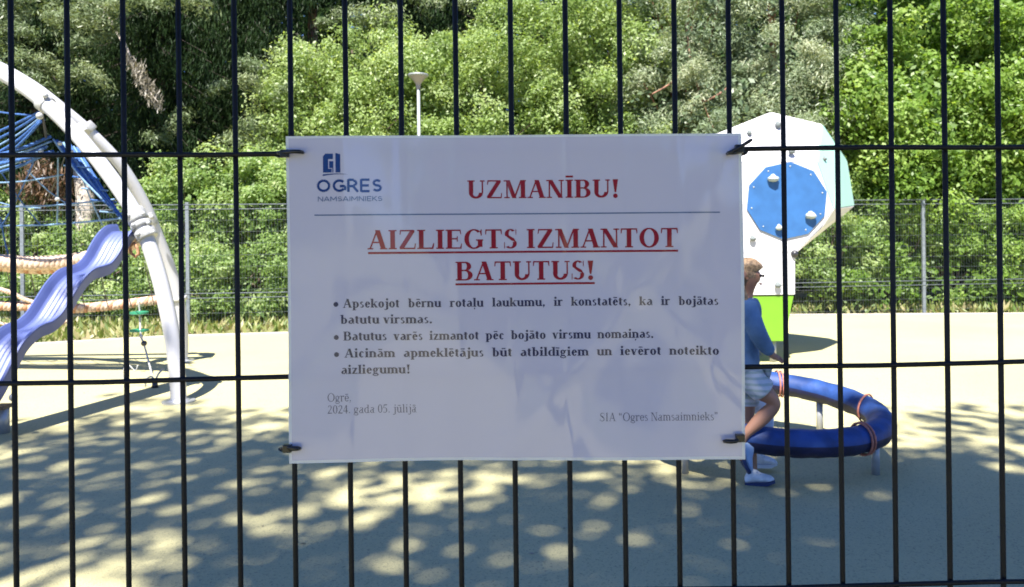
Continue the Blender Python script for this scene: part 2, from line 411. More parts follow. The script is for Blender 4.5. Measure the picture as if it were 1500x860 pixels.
# --- a small serif alphabet, em units: cap height 0.68, x-height 0.46
class Glyphs:
    def __init__(s, bold): s.T = 0.162 if bold else 0.085; s.t = 0.050 if bold else 0.034; s.bold = bold; s.k = 1.0 if bold else 0.9
    def glyph(s, ch):
        T, t = s.T, s.t; pr = []
        def R(x0, y0, x1, y1): pr.append([(x0, y0), (x1, y0), (x1, y1), (x0, y1)])
        def Pg(*p): pr.append(list(p))
        def ser(x, y, w=None):                       # slab serif centred on stem centre x
            w = w or T + 0.12; R(x - w / 2, y, x + w / 2, y + t * 0.9)
        def stem(x, y0, y1, top=True, bot=True):
            R(x - T / 2, y0, x + T / 2, y1)
            if bot: ser(x, y0)
            if top: ser(x, y1 - t * 0.9)
        def arc(cx, cy, rx, ry, a0, a1, tx=None, ty=None, n=18):
            tx = T if tx is None else tx; ty = t if ty is None else ty
            for i in range(n):
                p = []
                for a, inner in ((i, 0), (i + 1, 0), (i + 1, 1), (i, 1)):
                    th = math.radians(a0 + (a1 - a0) * a / n)
                    x_, y_ = (rx - tx, ry - ty) if inner else (rx, ry)
                    p.append((cx + x_ * math.cos(th), cy + y_ * math.sin(th)))
                pr.append(p)
        def diag(x0, y0, x1, y1, w): Pg((x0 - w / 2, y0), (x0 + w / 2, y0), (x1 + w / 2, y1), (x1 - w / 2, y1))
        base = {'ā': 'a', 'ē': 'e', 'ī': 'ı', 'ū': 'u', 'ļ': 'l', 'ņ': 'n', 'Ī': 'I'}
        up = 0.68; xh = 0.46; c = base.get(ch, ch); w = 0.5
        if c == 'A':
            w = 0.70; diag(0.10, 0.02, 0.35, up, t * 1.1); diag(0.56, 0.02, 0.36, up, T * 1.05); R(0.17, 0.22, 0.50, 0.22 + t); ser(0.11, 0, 0.2); ser(0.57, 0, 0.25)
        elif c == 'B':
            w = 0.65; stem(0.15, 0, up, True, True); R(0.1, 0, 0.36, t); R(0.1, up - t, 0.34, up); R(0.2, 0.34, 0.36, 0.34 + t)
            arc(0.34, 0.51, 0.22, 0.17, -90, 90, T * .95); arc(0.36, 0.19, 0.25, 0.19, -90, 90, T)
        elif c == 'E':
            w = 0.62; stem(0.15, 0, up); R(0.1, 0, 0.55, t); R(0.1, up - t, 0.53, up); R(0.2, 0.33, 0.42, 0.33 + t)
            Pg((0.50, 0), (0.56, 0), (0.58, 0.19), (0.555, 0.19)); Pg((0.49, up), (0.53, up), (0.55, up - 0.17), (0.52, up - 0.17)); R(0.40, 0.25, 0.43, 0.44)
        elif c == 'G':
            w = 0.74; arc(0.38, 0.34, 0.34, 0.355, 48, 312, T); Pg((0.59, 0.60), (0.63, 0.69), (0.65, 0.69), (0.65, 0.46), (0.62, 0.46)); R(0.51, 0.06, 0.51 + T, 0.31); ser(0.575, 0.28, 0.25)
        elif c == 'I':
            w = 0.37; stem(0.185, 0, up)
        elif c == 'J': w = 0.45; stem(0.28, 0.1, up, True, False); arc(0.15, 0.12, 0.19, 0.13, 180, 360, T)
        elif c == 'K': w = 0.68; stem(0.15, 0, up); diag(0.22, 0.3, 0.5, up, t); diag(0.52, 0, 0.3, 0.4, T); ser(0.55, 0); ser(0.5, up - t)
        elif c == 'L':
            w = 0.62; stem(0.15, 0, up); R(0.1, 0, 0.55, t); Pg((0.50, 0), (0.57, 0), (0.60, 0.21), (0.57, 0.21))
        elif c == 'M':
            w = 0.90; R(0.12, 0, 0.12 + t, up); ser(0.14, 0, 0.2); diag(0.42, 0, 0.17, up, T); diag(0.42, 0, 0.68, up, t * 1.2); R(0.66, 0, 0.66 + T, up); ser(0.73, 0); ser(0.76, up - t, 0.2); ser(0.12, up - t, 0.2)
        elif c == 'N':
            w = 0.70; R(0.11, 0, 0.11 + t, up); ser(0.13, 0, 0.2); diag(0.56, 0, 0.16, up, T * 1.05); R(0.56, 0, 0.56 + t, up); ser(0.58, up - t, 0.2); ser(0.11, up - t, 0.18)
        elif c == 'O':
            w = 0.76; arc(0.38, 0.34, 0.34, 0.355, 0, 360, T, n=36)
        elif c == 'S':
            w = 0.55; arc(0.27, 0.51, 0.20, 0.18, 40, 205, T * .85, t); arc(0.27, 0.17, 0.22, 0.18, 220, 385, T * .85, t)
            Pg((0.07, 0.50), (0.15, 0.42), (0.49, 0.20), (0.40, 0.30), (0.20, 0.44)); Pg((0.10, 0.36 + .08), (0.30, 0.28), (0.47, 0.22), (0.40, 0.35), (0.2, 0.47))
            R(0.45, 0.48, 0.475, 0.68); R(0.045, 0.0, 0.07, 0.22)
        elif c == 'T':
            w = 0.65; stem(0.325, 0, up, False, True); R(0.04, up - t, 0.61, up); Pg((0.04, up), (0.09, up), (0.06, up - 0.18), (0.03, up - 0.18)); Pg((0.56, up), (0.61, up), (0.62, up - 0.18), (0.59, up - 0.18))
        elif c == 'U':
            w = 0.72; R(0.1, 0.2, 0.1 + T, up); ser(0.1 + T / 2, up - t); R(0.58, 0.2, 0.58 + t, up); ser(0.60, up - t, 0.18); arc(0.36, 0.21, 0.26, 0.22, 180, 360, T * .9, t * 1.6)
        elif c == 'Z':
            w = 0.66; diag(0.13, t, 0.50, up - t, T * 1.1); R(0.06, 0, 0.60, t); R(0.08, up - t, 0.57, up); Pg((0.56, 0), (0.60, 0), (0.62, 0.2), (0.59, 0.2)); Pg((0.08, up), (0.12, up), (0.09, up - 0.17), (0.06, up - 0.17))
        elif c == 'a':
            w = 0.49; R(0.28, 0.07, 0.28 + T, 0.34); arc(0.245, 0.335, 0.17, 0.135, 0, 150, T * .9, t); arc(0.21, 0.13, 0.175, 0.14, 60, 330, T * .9, t); R(0.28 + T * .6, 0, 0.47, t); R(0.2, 0.24, 0.3, 0.24 + t)
        elif c == 'b':
            w = 0.55; R(0.07, 0, 0.07 + T, up); R(0.01, up - t, 0.1, up); arc(0.27, 0.225, 0.235, 0.235, -115, 115, T, t)
        elif c == 'c':
            w = 0.45; arc(0.24, 0.23, 0.2, 0.24, 45, 315, T, t); pr.append([(0.34 + .04 * math.cos(a), 0.36 + .04 * math.sin(a)) for a in [i * math.pi / 4 for i in range(8)]])
        elif c == 'd':
            w = 0.56; R(0.35, 0, 0.35 + T, up); R(0.28, up - t, 0.37, up); R(0.4, 0, 0.55, t); arc(0.26, 0.225, 0.225, 0.235, 65, 295, T, t)
        elif c == 'e':
            w = 0.46; arc(0.24, 0.23, 0.2, 0.24, 0, 325, T, t); R(0.08, 0.23, 0.43, 0.23 + t)
        elif c == 'f': w = 0.36; stem(0.17, 0, 0.6, False, True); R(0.03, xh - t, 0.32, xh)
        elif c == 'g':
            w = 0.51; arc(0.23, 0.30, 0.18, 0.165, 0, 360, T * .85, t); arc(0.24, -0.07, 0.22, 0.115, 0, 360, T * .55, t * 1.3); Pg((0.08, 0.16), (0.15, 0.16), (0.16, 0.08), (0.10, 0.02)); R(0.12, 0.02, 0.36, 0.08); R(0.36, 0.38, 0.49, 0.38 + t * 1.3)
        elif c in 'iı':
            w = 0.30; R(0.15 - T / 2, 0, 0.15 + T / 2, xh); ser(0.15, 0); R(0.02, xh - t, 0.15, xh)
            if c == 'i': pr.append([(0.15 + T * .55 * math.cos(a), 0.62 + T * .55 * math.sin(a)) for a in [i * math.pi / 5 for i in range(10)]])
        elif c == 'j':
            w = 0.32; R(0.2 - T / 2, -0.08, 0.2 + T / 2, xh); R(0.06, xh - t, 0.2, xh); arc(0.06, -0.07, 0.2 + T / 2 - .06, 0.12, 270, 360, T, t); arc(0.05, -0.13, 0.07, 0.06, 150, 300, .05, t)
            pr.append([(0.2 + T * .55 * math.cos(a), 0.62 + T * .55 * math.sin(a)) for a in [i * math.pi / 5 for i in range(10)]])
        elif c == 'k':
            w = 0.56; stem(0.13, 0, up, False); R(0.01, up - t, 0.1, up); diag(0.2, 0.2, 0.42, xh, t * 1.2); diag(0.45, 0, 0.27, 0.29, T); ser(0.46, 0, 0.2); ser(0.42, xh - t, 0.2)
        elif c == 'l':
            w = 0.29; stem(0.145, 0, up, False); R(0.01, up - t, 0.1, up)
        elif c == 'm':
            w = 0.83
            for x in (0.13, 0.41, 0.69): R(x - T / 2, 0, x + T / 2, 0.34); ser(x, 0, T + .1)
            R(0.13 - T / 2, 0.3, 0.13 + T / 2, xh); R(0.0, xh - t, 0.12, xh)
            for x in (0.13, 0.41): arc(x + 0.115, 0.30, 0.165 + T / 2, 0.165, 0, 125, T, t * 1.5)
        elif c == 'n':
            w = 0.56
            for x in (0.13, 0.42): R(x - T / 2, 0, x + T / 2, 0.34); ser(x, 0, T + .1)
            R(0.13 - T / 2, 0.3, 0.13 + T / 2, xh); R(0.0, xh - t, 0.12, xh); arc(0.25, 0.30, 0.17 + T / 2, 0.165, 0, 130, T, t * 1.5)
        elif c == 'o':
            w = 0.50; arc(0.25, 0.23, 0.22, 0.24, 0, 360, T, t, n=26)
        elif c == 'p':
            w = 0.56; R(0.08, -0.2, 0.08 + T, xh); ser(0.08 + T / 2, -0.2); R(0.0, xh - t, 0.1, xh); arc(0.29, 0.225, 0.235, 0.24, -115, 115, T, t)
        elif c == 'r':
            w = 0.42; stem(0.13, 0, xh, False); R(0.0, xh - t, 0.12, xh); arc(0.3, 0.30, 0.13, 0.17, 60, 150, T * .6, t * 1.6); pr.append([(0.36 + .05 * math.cos(a), 0.41 + .05 * math.sin(a)) for a in [i * math.pi / 4 for i in range(8)]])
        elif c == 's':
            w = 0.39; arc(0.19, 0.345, 0.135, 0.125, 30, 215, T * .75, t); arc(0.19, 0.12, 0.15, 0.13, 210, 395, T * .75, t); Pg((0.06, 0.33), (0.12, 0.26), (0.33, 0.13), (0.29, 0.21), (0.14, 0.31))
        elif c == 't':
            w = 0.34; R(0.15 - T / 2, 0.05, 0.15 + T / 2, 0.58); R(0.02, xh - t, 0.31, xh); arc(0.22, 0.09, 0.1, 0.1, 200, 320, .06, t * 1.4)
        elif c == 'u':
            w = 0.56; R(0.13 - T / 2, 0.13, 0.13 + T / 2, xh); R(0.0, xh - t, 0.12, xh); R(0.42 - T / 2, 0, 0.42 + T / 2, xh); R(0.3, xh - t, 0.42, xh); R(0.42, 0, 0.55, t); arc(0.28, 0.15, 0.15 + T / 2, 0.16, 180, 305, T, t * 1.5)
        elif c == 'v':
            w = 0.50; diag(0.26, 0, 0.12, xh, T); diag(0.25, 0, 0.40, xh, t * 1.1); ser(0.12, xh - t, 0.22); ser(0.41, xh - t, 0.16)
        elif c == 'z':
            w = 0.44; diag(0.11, t, 0.31, xh - t, T); R(0.03, 0, 0.40, t * 1.2); R(0.05, xh - t * 1.2, 0.38, xh); R(0.37, 0, 0.405, 0.13); R(0.04, xh - 0.13, 0.07, xh)
        elif c == '0': w = 0.5; arc(0.25, 0.34, 0.21, 0.35, 0, 360, T, t, n=26)
        elif c == '2': w = 0.5; arc(0.24, 0.49, 0.18, 0.19, -20, 165, T * .9, t); diag(0.08, t, 0.36, 0.42, T * .8); R(0.04, 0, 0.45, T * .8)
        elif c == '4': w = 0.5; R(0.28, 0, 0.28 + T, up); R(0.03, 0.16, 0.47, 0.16 + T * .7); diag(0.05, 0.2, 0.30, up, t * 1.3)
        elif c == '5': w = 0.5; R(0.12, up - T * .8, 0.42, up); diag(0.09, 0.36, 0.14, up, t * 1.4); arc(0.2, 0.21, 0.22, 0.22, -140, 105, T, t)
        elif c == '!':
            w = 0.34; Pg((0.17 - T * .62, up), (0.17 + T * .62, up), (0.17 + t * .6, 0.2), (0.17 - t * .6, 0.2)); pr.append([(0.17 + T * .55 * math.cos(a), 0.06 + T * .55 * math.sin(a)) for a in [i * math.pi / 5 for i in range(10)]])
        elif c == '.': w = 0.25; pr.append([(0.12 + T * .5 * math.cos(a), 0.055 + T * .5 * math.sin(a)) for a in [i * math.pi / 5 for i in range(10)]])
        elif c == ',': w = 0.25; pr.append([(0.12 + T * .5 * math.cos(a), 0.055 + T * .5 * math.sin(a)) for a in [i * math.pi / 5 for i in range(10)]]); Pg((0.12, 0.0), (0.12 + T * .5, 0.05), (0.09, -0.12), (0.06, -0.11))
        elif c == '“': w = 0.42; [(Pg((x, 0.46), (x + 0.08, 0.46), (x + 0.09, 0.6), (x + 0.03, 0.68))) for x in (0.06, 0.22)]
        elif c == '”': w = 0.42; [(Pg((x + .02, 0.46), (x + 0.08, 0.54), (x + 0.09, 0.68), (x, 0.68))) for x in (0.06, 0.22)]
        if ch in 'āēūī': R(w / 2 - 0.14, 0.56, w / 2 + 0.14, 0.56 + t * 1.5)
        if ch == 'Ī': R(w / 2 - 0.14, 0.76, w / 2 + 0.14, 0.76 + t * 1.5)
        if ch in 'ļņ': Pg((w / 2 - .04, -0.07), (w / 2 + 0.05, -0.07), (w / 2 + .03, -0.19), (w / 2 - .05, -0.21))
        return w, pr
GB, GR = Glyphs(True), Glyphs(False)
def clip_add(mb, poly, zoff):
    n = len(poly)
    mb.add([SP(x, y, 0.00022 + zoff) for x, y in poly], [tuple(range(n))])
def text(line, x0, x1, base, cap, m, bold=True, justify=True, name='lettering', label=None):
    g = GB if bold else GR; sc_ = cap / 0.68
    words = line.split(' ')
    wid = [sum(g.glyph(c)[0] for c in w_) * sc_ for w_ in words]; nat = sum(wid); gaps = max(1, len(words) - 1)
    space = 0.25 * sc_; hs = 1.0
    if justify and len(words) > 2 and (x1 - x0 - nat) / gaps > 0.12 * sc_: space = (x1 - x0 - nat) / gaps
    else:
        tot = nat + space * (len(words) - 1); hs = (x1 - x0) / tot; space *= hs
    # keep letters close to their natural width
    if hs == 1.0 and space > 0.75 * sc_:
        hs = (x1 - x0 - 0.6 * sc_ * gaps) / nat; space = 0.6 * sc_
    mb = MB(); x = x0; q = 0
    for w_ in words:
        for c in w_:
            gw, pr = g.glyph(c)
            for p in pr:
                clip_add(mb, [(x + a * sc_ * hs, base - b * sc_) for a, b in p], 0.0000012 * (q % 37)); q += 1
            x += gw * sc_ * hs
        x += space
    o = mb.build(name, m, sign)
    if label: o['label'] = label
    return o
text('UZMANĪBU!', 684, 909, 291.5, 26.5, M['ink_red'], label='red bold heading UZMANĪBU!')
text('AIZLIEGTS IZMANTOT', 540, 994, 365, 28, M['ink_red'], justify=False, label='red bold line AIZLIEGTS IZMANTOT')
text('BATUTUS!', 667, 872, 411.5, 27.5, M['ink_red'], label='red bold line BATUTUS!')
text('Apsekojot bērnu rotaļu laukumu, ir konstatēts, ka ir bojātas', 503, 1052, 450, 13, M['ink_dark'])
text('batutu virsmas.', 499, 633, 473.5, 13, M['ink_dark'])
text('Batutus varēs izmantot pēc bojāto virsmu nomaiņas.', 503, 957, 498, 13, M['ink_dark'])
text('Aicinām apmeklētājus būt atbildīgiem un ievērot noteikto', 504, 1052, 523, 13, M['ink_dark'])
text('aizliegumu!', 499, 600, 547, 13, M['ink_dark'])
text('Ogrē,', 479, 514, 587, 12, M['ink_grey'], bold=False)
text('2024. gada 05. jūlijā', 479, 608, 604.5, 12, M['ink_grey'], bold=False)
text('SIA “Ogres Namsaimnieks”', 875, 1050, 619, 12, M['ink_grey'], bold=False)
for by in (445, 493.5, 518.5):
    mb = MB(); clip_add(mb, [(493 + 3.6 * math.cos(a), by + 3.6 * math.sin(a)) for a in [i * math.pi / 7 for i in range(14)]], 0)
    mb.build('bullet_point', M['ink_dark'], sign)
def bar(name, x0, x1, y, h, m):
    mb = MB(); n = max(1, int((x1 - x0) / 6))
    for i in range(n):
        a = x0 + (x1 - x0) * i / n; b = x0 + (x1 - x0) * (i + 1) / n
        clip_add(mb, [(a, y - h / 2), (b, y - h / 2), (b, y + h / 2), (a, y + h / 2)], 0.00005)
    return mb.build(name, m, sign)
bar('underline', 541, 993, 370.3, 3, M['ink_red']); bar('underline', 667, 871, 417, 3, M['ink_red'])
bar('rule', 464, 1055, 314.5, 1.9, M['ink_slate'])
# logo: two towers with a swoosh, and the sans words under it
lg = MB()
for poly in ([(477.5, 229), (481, 225), (492, 225), (492, 233), (485, 233), (485, 247), (490, 247), (490, 252.5), (477.5, 252.5)],
             [(486.5, 236), (492.5, 236), (492.5, 252.5), (491, 252.5), (491, 246), (486.5, 246)],
             [(495.5, 224), (502.5, 226), (502.5, 252.5), (495.5, 252.5)]):
    clip_add(lg, poly, 0)
sw = [(477 + i * 4, 255.2 - 1.2 * math.sin(i / 9 * math.pi)) for i in range(10)]
clip_add(lg, sw + [(x, y + 2.2 * (1 - i / 9) + .2) for i, (x, y) in reversed(list(enumerate(sw)))], 0)
lg.build('logo', M['ink_navy'], sign)['label'] = 'navy tower emblem with a curved stroke below'
def sans(line, x0, x1, base, cap, wgt, m, label):
    lw = wgt
    G_ = {'O': (0.80, [('a', .40, .5, .36, .5, 0, 360)]), 'G': (0.76, [('a', .40, .5, .36, .5, 45, 320), ('l', .42, .46, .70, .46), ('l', .70, .46, .70, .14)]),
          'R': (0.64, [('l', .08, 0, .08, 1), ('l', .08, .95, .36, .95), ('l', .08, .45, .36, .45), ('a', .34, .70, .22, .28, -90, 90), ('l', .34, .42, .58, 0)]),
          'E': (0.58, [('l', .08, 0, .08, 1), ('l', .08, .95, .52, .95), ('l', .08, .5, .48, .5), ('l', .08, .05, .52, .05)]),
          'S': (0.60, [('a', .30, .70, .24, .30, 30, 272), ('a', .30, .30, .26, .30, 208, 452)]),
          'N': (0.72, [('l', .08, 0, .08, 1), ('l', .08, 1, .62, 0), ('l', .62, 0, .62, 1)]), 'A': (0.72, [('l', .03, 0, .35, 1), ('l', .35, 1, .67, 0), ('l', .15, .3, .55, .3)]),
          'M': (0.86, [('l', .08, 0, .08, 1), ('l', .08, 1, .42, .3), ('l', .42, .3, .76, 1), ('l', .76, 0, .76, 1)]), 'I': (0.22, [('l', .11, 0, .11, 1)]),
          'K': (0.64, [('l', .08, 0, .08, 1), ('l', .08, .4, .55, 1), ('l', .22, .55, .60, 0)])}
    gap = 0.03; tot = sum(G_[c][0] for c in line) + gap * (len(line) - 1); sx = (x1 - x0) / tot
    mb = MB(); x = x0; q = 0
    def seg(a, b):
        nonlocal q
        d = Vector((b[0] - a[0], b[1] - a[1])); L = d.length or 1; n_ = Vector((-d.y, d.x)) / L * lw / 2
        clip_add(mb, [(a[0] + n_.x, a[1] + n_.y), (b[0] + n_.x, b[1] + n_.y), (b[0] - n_.x, b[1] - n_.y), (a[0] - n_.x, a[1] - n_.y)], 0.0000012 * (q % 31)); q += 1
    for c in line:
        w_, st = G_[c]
        for s_ in st:
            if s_[0] == 'l': seg((x + s_[1] * sx, base - s_[2] * cap), (x + s_[3] * sx, base - s_[4] * cap))
            else:
                pts = [(x + (s_[1] + (s_[3] - lw / 2 / sx) * math.cos(rad(a))) * sx, base - (s_[2] + (s_[4] - lw / 2 / cap) * math.sin(rad(a))) * cap) for a in [s_[5] + (s_[6] - s_[5]) * i / 20 for i in range(21)]]
                for a, b in zip(pts[:-1], pts[1:]): seg(a, b)
        x += (w_ + gap) * sx
    mb.build('lettering', m, sign)['label'] = label
sans('OGRES', 467, 563.5, 281, 18.5, 3.6, M['ink_navy'], 'navy sans-serif word OGRES')
sans('NAMSAIMNIEKS', 469, 563, 294.5, 7.0, 1.15, M['ink_slate'], 'small grey-blue word NAMSAIMNIEKS under the logo')
# eyelets
# ---- cable ties
def tie(label, pts, head, tail=None):
    t = thing('cable_tie', label, 'cable tie', pts[0], 'black cable ties holding the notice')
    mb = MB(); pts = [Vector(p) for p in pts]
    for (dz, w) in ((0, 0.0017),):
        mb.tube(smooth_path(pts, 5), w, 6)
    mb.build('strap', M['tie'], t)
    MB().box(head, (0.0038, 0.0026, 0.0034), Matrix.Rotation(FA, 3, 'Z')).build('locking_head', M['tie'], t, 0.0006)
    if tail: MB().tube(smooth_path(tail, 4), [0.0019] * (4 * (len(tail) - 1)) + [0.0012], 6).build('tail', M['tie'], t)
def TP(px, py, out): # point on the fence plane seen at px,py, standing out towards the viewer
    v = P(px, py, 1.0) - Vector((0, 0, CAMZ)); o = F(0, 0, out)
    tt = (Vector((o.x, o.y, 0)).dot(fnor)) / Vector((v.x, v.y, 0)).dot(fnor)
    return Vector((v.x * tt, v.y * tt, CAMZ + v.z * tt))
tie('black cable tie at the top left corner of the notice', [TP(407, 224, .010), TP(425, 222.5, .019), TP(441, 223, .0175), TP(442, 224, .008), TP(430, 227, -.005), TP(412, 229, -.006), TP(404, 227, 0)], TP(417, 225, .0135),
    [TP(421, 222.5, .017), TP(432, 222, .020), TP(442, 222.5, .0185)])
tie('black cable tie pointing up to the right at the top right corner of the notice', [TP(1087, 222, .010), TP(1075, 224, .020), TP(1068, 224, .0195), TP(1066, 226, .008), TP(1076, 228, -.004), TP(1092, 224, -.004), TP(1093, 219, .003)], TP(1083, 217.5, .018),
    [TP(1066, 225, .0205), TP(1083, 216, .022), TP(1102, 204, .024)])
tie('black cable tie at the bottom left corner of the notice', [TP(412, 657, .010), TP(424, 656, .018), TP(437, 656.5, .0175), TP(438, 658, .006), TP(428, 660, -.004), TP(416, 660, -.005), TP(410, 658, .003)], TP(421, 657, .0155),
    [TP(424, 657.5, .017), TP(432, 657.5, .019), TP(438, 657, .0185)])
tie('black bent cable tie at the bottom right corner of the notice', [TP(1086, 641, .012), TP(1078, 646, .020), TP(1063, 646, .018), TP(1062, 648, .006), TP(1070, 652, -.004), TP(1080, 650, -.005), TP(1088, 644, .004)], TP(1084, 641.5, .017),
    [TP(1079, 646, .020), TP(1070, 647, .021), TP(1062, 646, .019)])

# ================================================================== FAR FENCE
farf = thing('far_mesh_fence', 'grey galvanised mesh fence along the back edge of the playground', 'fence', (0, 13.7, 0))
A = Vector((P(33, 400, 13.0).x, 13.0, 0)); B = Vector((P(1353, 400, 14.6).x, 14.6, 0))
step = (B - A) / 6; posts = [A + step * i for i in range(-1, 8)]; fd = step.normalized()
fn = Vector((fd.y, -fd.x, 0)); rotf = Matrix.Rotation(math.atan2(fd.y, fd.x), 3, 'Z')
FHH = 2.17
for p in posts: MB().box(p + Vector((0, 0, FHH / 2)), (0.03, 0.02, FHH / 2 + 0.02), rotf).build('post', M['galv'], farf, 0.003)
for a, b in zip(posts[:-1], posts[1:]):
    g = MB(); L = (b - a).length; n = int(L / 0.05)
    for i in range(1, n):
        q = a + fd * (L * i / n) + fn * 0.012
        g.tube([q + Vector((0, 0, 0.05)), q + Vector((0, 0, FHH))], 0.0015, 3, caps=False, smooth=False)
    o = g.build('wire_grid', M['galv_dark'], farf); o['kind'] = 'stuff'
    for z, r_ in [(FHH - .02, .009), (FHH - .10, .008), (0.62, .009), (0.54, .008)] + [(0.08 + .2 * k, .0022) for k in range(10)]:
        MB().tube([a + fn * .02 + Vector((0, 0, z)), b + fn * .02 + Vector((0, 0, z))], r_, 5, caps=False).build('horizontal_wire', M['galv_dark'], farf)

# ================================================================== LAMP
lp = P(616, 400, 12.6); lp.z = 0
lamp = thing('street_lamp', 'pale grey lamp post with a wide conical head in front of the light green bushes', 'lamp', lp)
top = P(615, 108, 12.6).z
MB().tube([lp, lp + Vector((0, 0, 1)), lp + Vector((0, 0, top - .25))], [.042, .030, .026], 12).build('pole', M['lamp_grey'], lamp)
def lathe(c, prof, n=24):
    mb = MB(); vs = []; fs = []
    for z, r_ in prof:
        for j in range(n): a = 2 * math.pi * j / n; vs.append((c.x + r_ * math.cos(a), c.y + r_ * math.sin(a), c.z + z))
    k = len(prof)
    for i in range(k - 1):
        for j in range(n): fs.append((i * n + j, i * n + (j + 1) % n, (i + 1) * n + (j + 1) % n, (i + 1) * n + j))
    fs.append(tuple(range(n))[::-1]); fs.append(tuple(range((k - 1) * n, k * n)))
    return mb.add(vs, fs, False)
hd = lathe(Vector((lp.x, lp.y, top)), [(-.25, .035), (-.19, .04), (-.15, .055), (-.05, .135)], 24).build('lamp_shade', M['lamp_glass'], lamp)
lathe(Vector((lp.x, lp.y, top)), [(-.049, .155), (-.03, .17), (-.012, .165), (.0, .05)], 24).build('lamp_cap', M['lamp_grey'], lamp)

# ================================================================== CLIMBING FRAME (left)
fr = thing('rope_climber', 'white tubular arches with blue rope net and thick beige rope bridges', 'rope climber', G(262, 590))
def arch(pts, r_, name, label):
    o = MB().tube(smooth_path(pts, 8), r_, 18).build(name, M['white_tube'], fr); o['label'] = label; return o
D1 = 7.27
g1 = G(262, 590); 
front_px = [(262, 592, 7.27), (259, 545, 7.27), (249, 475, 7.28), (233, 405, 7.3), (212, 342, 7.32), (188, 297, 7.36), (150, 243, 7.42), (108, 192, 7.5), (62, 148, 7.58), (20, 118, 7.66), (-30, 92, 7.75), (-120, 62, 7.9), (-230, 55, 8.0), (-350, 80, 8.05), (-480, 160, 8.1), (-570, 280, 8.1), (-620, 420, 8.05)]
fp = [P(*q) for q in front_px]; fp.append(Vector((fp[-1].x - .05, fp[-1].y, 0)))
fa = arch(fp, 0.072, 'arch', 'nearer white arch tube')
back_px = [(266, 533, 9.75), (268, 500, 9.72), (263, 445, 9.6), (250, 395, 9.5), (231, 345, 9.35), (212, 300, 9.2), (180, 246, 9.0), (140, 202, 8.8), (95, 163, 8.6), (40, 122, 8.45), (-30, 88, 8.3), (-150, 60, 8.2), (-300, 80, 8.2), (-420, 160, 8.3), (-500, 300, 8.5), (-520, 430, 8.6)]
bp_ = [P(*q) for q in back_px]; bp_.append(Vector((bp_[-1].x, bp_[-1].y, 0)))
ba = arch(bp_, 0.066, 'arch', 'farther white arch tube')
for q in ((262, 590, 7.27, fa), (266, 533, 9.75, ba)):
    g_ = P(*q[:3]); g_.z = 0
    lathe(g_, [(-.01, .15), (.012, .15), (.014, .10), (.03, .085)], 20).build('base_plate', M['steel'], q[3])
def collar(p, d, r_, ln, parent, m=None):
    d = Vector(d).normalized(); p = Vector(p)
    o = MB().tube([p - d * ln / 2, p - d * ln * .42, p + d * ln * .42, p + d * ln / 2], [r_ * .94, r_, r_, r_ * .94], 16).build('clamp', m or M['clamp'], parent)
    return o
def bolt(p, parent, r_=0.022):
    MB().ball(p, r_, 8, 6).build('bolt', M['clamp'], parent)
def along(pts, i): return (pts[i + 1] - pts[i - 1])
c1 = P(207, 330, 7.32)
for off, ln in ((0.0, .05), (0.105, .12), (-0.10, .09)):
    d_ = (fp[4] - fp[5]).normalized(); p_ = c1 - d_ * off
    k_ = collar(p_, d_, .098, ln, fa); bolt(p_ + Vector((.09, -.05, .02)), k_); bolt(p_ + Vector((-.03, -.10, .0)), k_)
d_ = along(fp, 8); k_ = collar(P(66, 152, 7.58), d_, .09, .09, fa); bolt(P(66, 140, 7.5), k_, .03); bolt(P(58, 170, 7.5), k_, .035)
k_ = collar(P(120, 190, 8.0), d_, .05, .12, fa)
d_ = along(bp_, 5); k_ = collar(P(216, 322, 9.25), d_, .10, .16, ba); bolt(P(222, 318, 9.1), k_, .03)
d_ = along(bp_, 2); k_ = collar(P(262, 437, 9.6), d_, .098, .05, ba); bolt(P(270, 436, 9.5), k_, .025)
k_ = collar(P(128, 188, 8.75), along(bp_, 7), .09, .1, ba)
# blue net ropes
def rope(pts, r_, m, sag=0.0, label=None):
    pts = [Vector(p) for p in pts]
    if len(pts) == 2: pts = [pts[0], (pts[0] + pts[1]) / 2 - Vector((0, 0, sag)), pts[1]]
    o = MB().tube(smooth_path(pts, 6), r_, 6).build('rope', m, fr)
    if label: o['label'] = label
    return o
hub = P(68, 203, 7.9); top_c = P(62, 168, 7.6)
RB, LB = M['blue_rope'], M['light_rope']
rr = random.Random(3)
rope([top_c, hub], .012, M['dark_steel'])
for y0, y1, m_, w_ in ((192, 163, RB, .013), (202, 166, RB, .012), (212, 172, LB, .009), (222, 176, RB, .014), (232, 178, RB, .013)):
    rope([P(-140, y0 + 60, 8.2), P(0, y0, 7.9), P(60, y1, 7.65)], w_, m_)
for y0, y1, m_, w_ in ((226, 200, RB, .016), (232, 207, LB, .010), (236, 216, RB, .018), (240, 222, RB, .020), (246, 214, LB, .011), (252, 222, RB, .016), (230, 224, RB, .02)):
    rope([P(-160, y0 + 25, 8.3), P(0, y0, 8.0 + rr.uniform(-.2, .2)), P(72 + rr.uniform(-6, 10), y1, 7.9)], w_, m_)
for k in range(8):
    x0 = 78 + k * 5.0; y0 = 204 + k * 1.8
    m_ = RB if k % 3 else LB
    rope([P(x0, y0, 7.9 + .05 * k), P(x0 + 38 + k, y0 + 52 + 3 * k, 7.8), P(150 + 5.0 * k, 292 + 5 * k, 7.7)], .010 + .005 * (k % 2), m_, label=None)
for k in range(6):                                     # cross ties of the bundle
    t = (k + .7) / 6
    a = P(72, 214, 7.9).lerp(P(150, 315, 7.75), t); b = P(112, 218, 7.9).lerp(P(187, 318, 7.75), t)
    rope([a, b], .010, LB if k % 2 else RB)
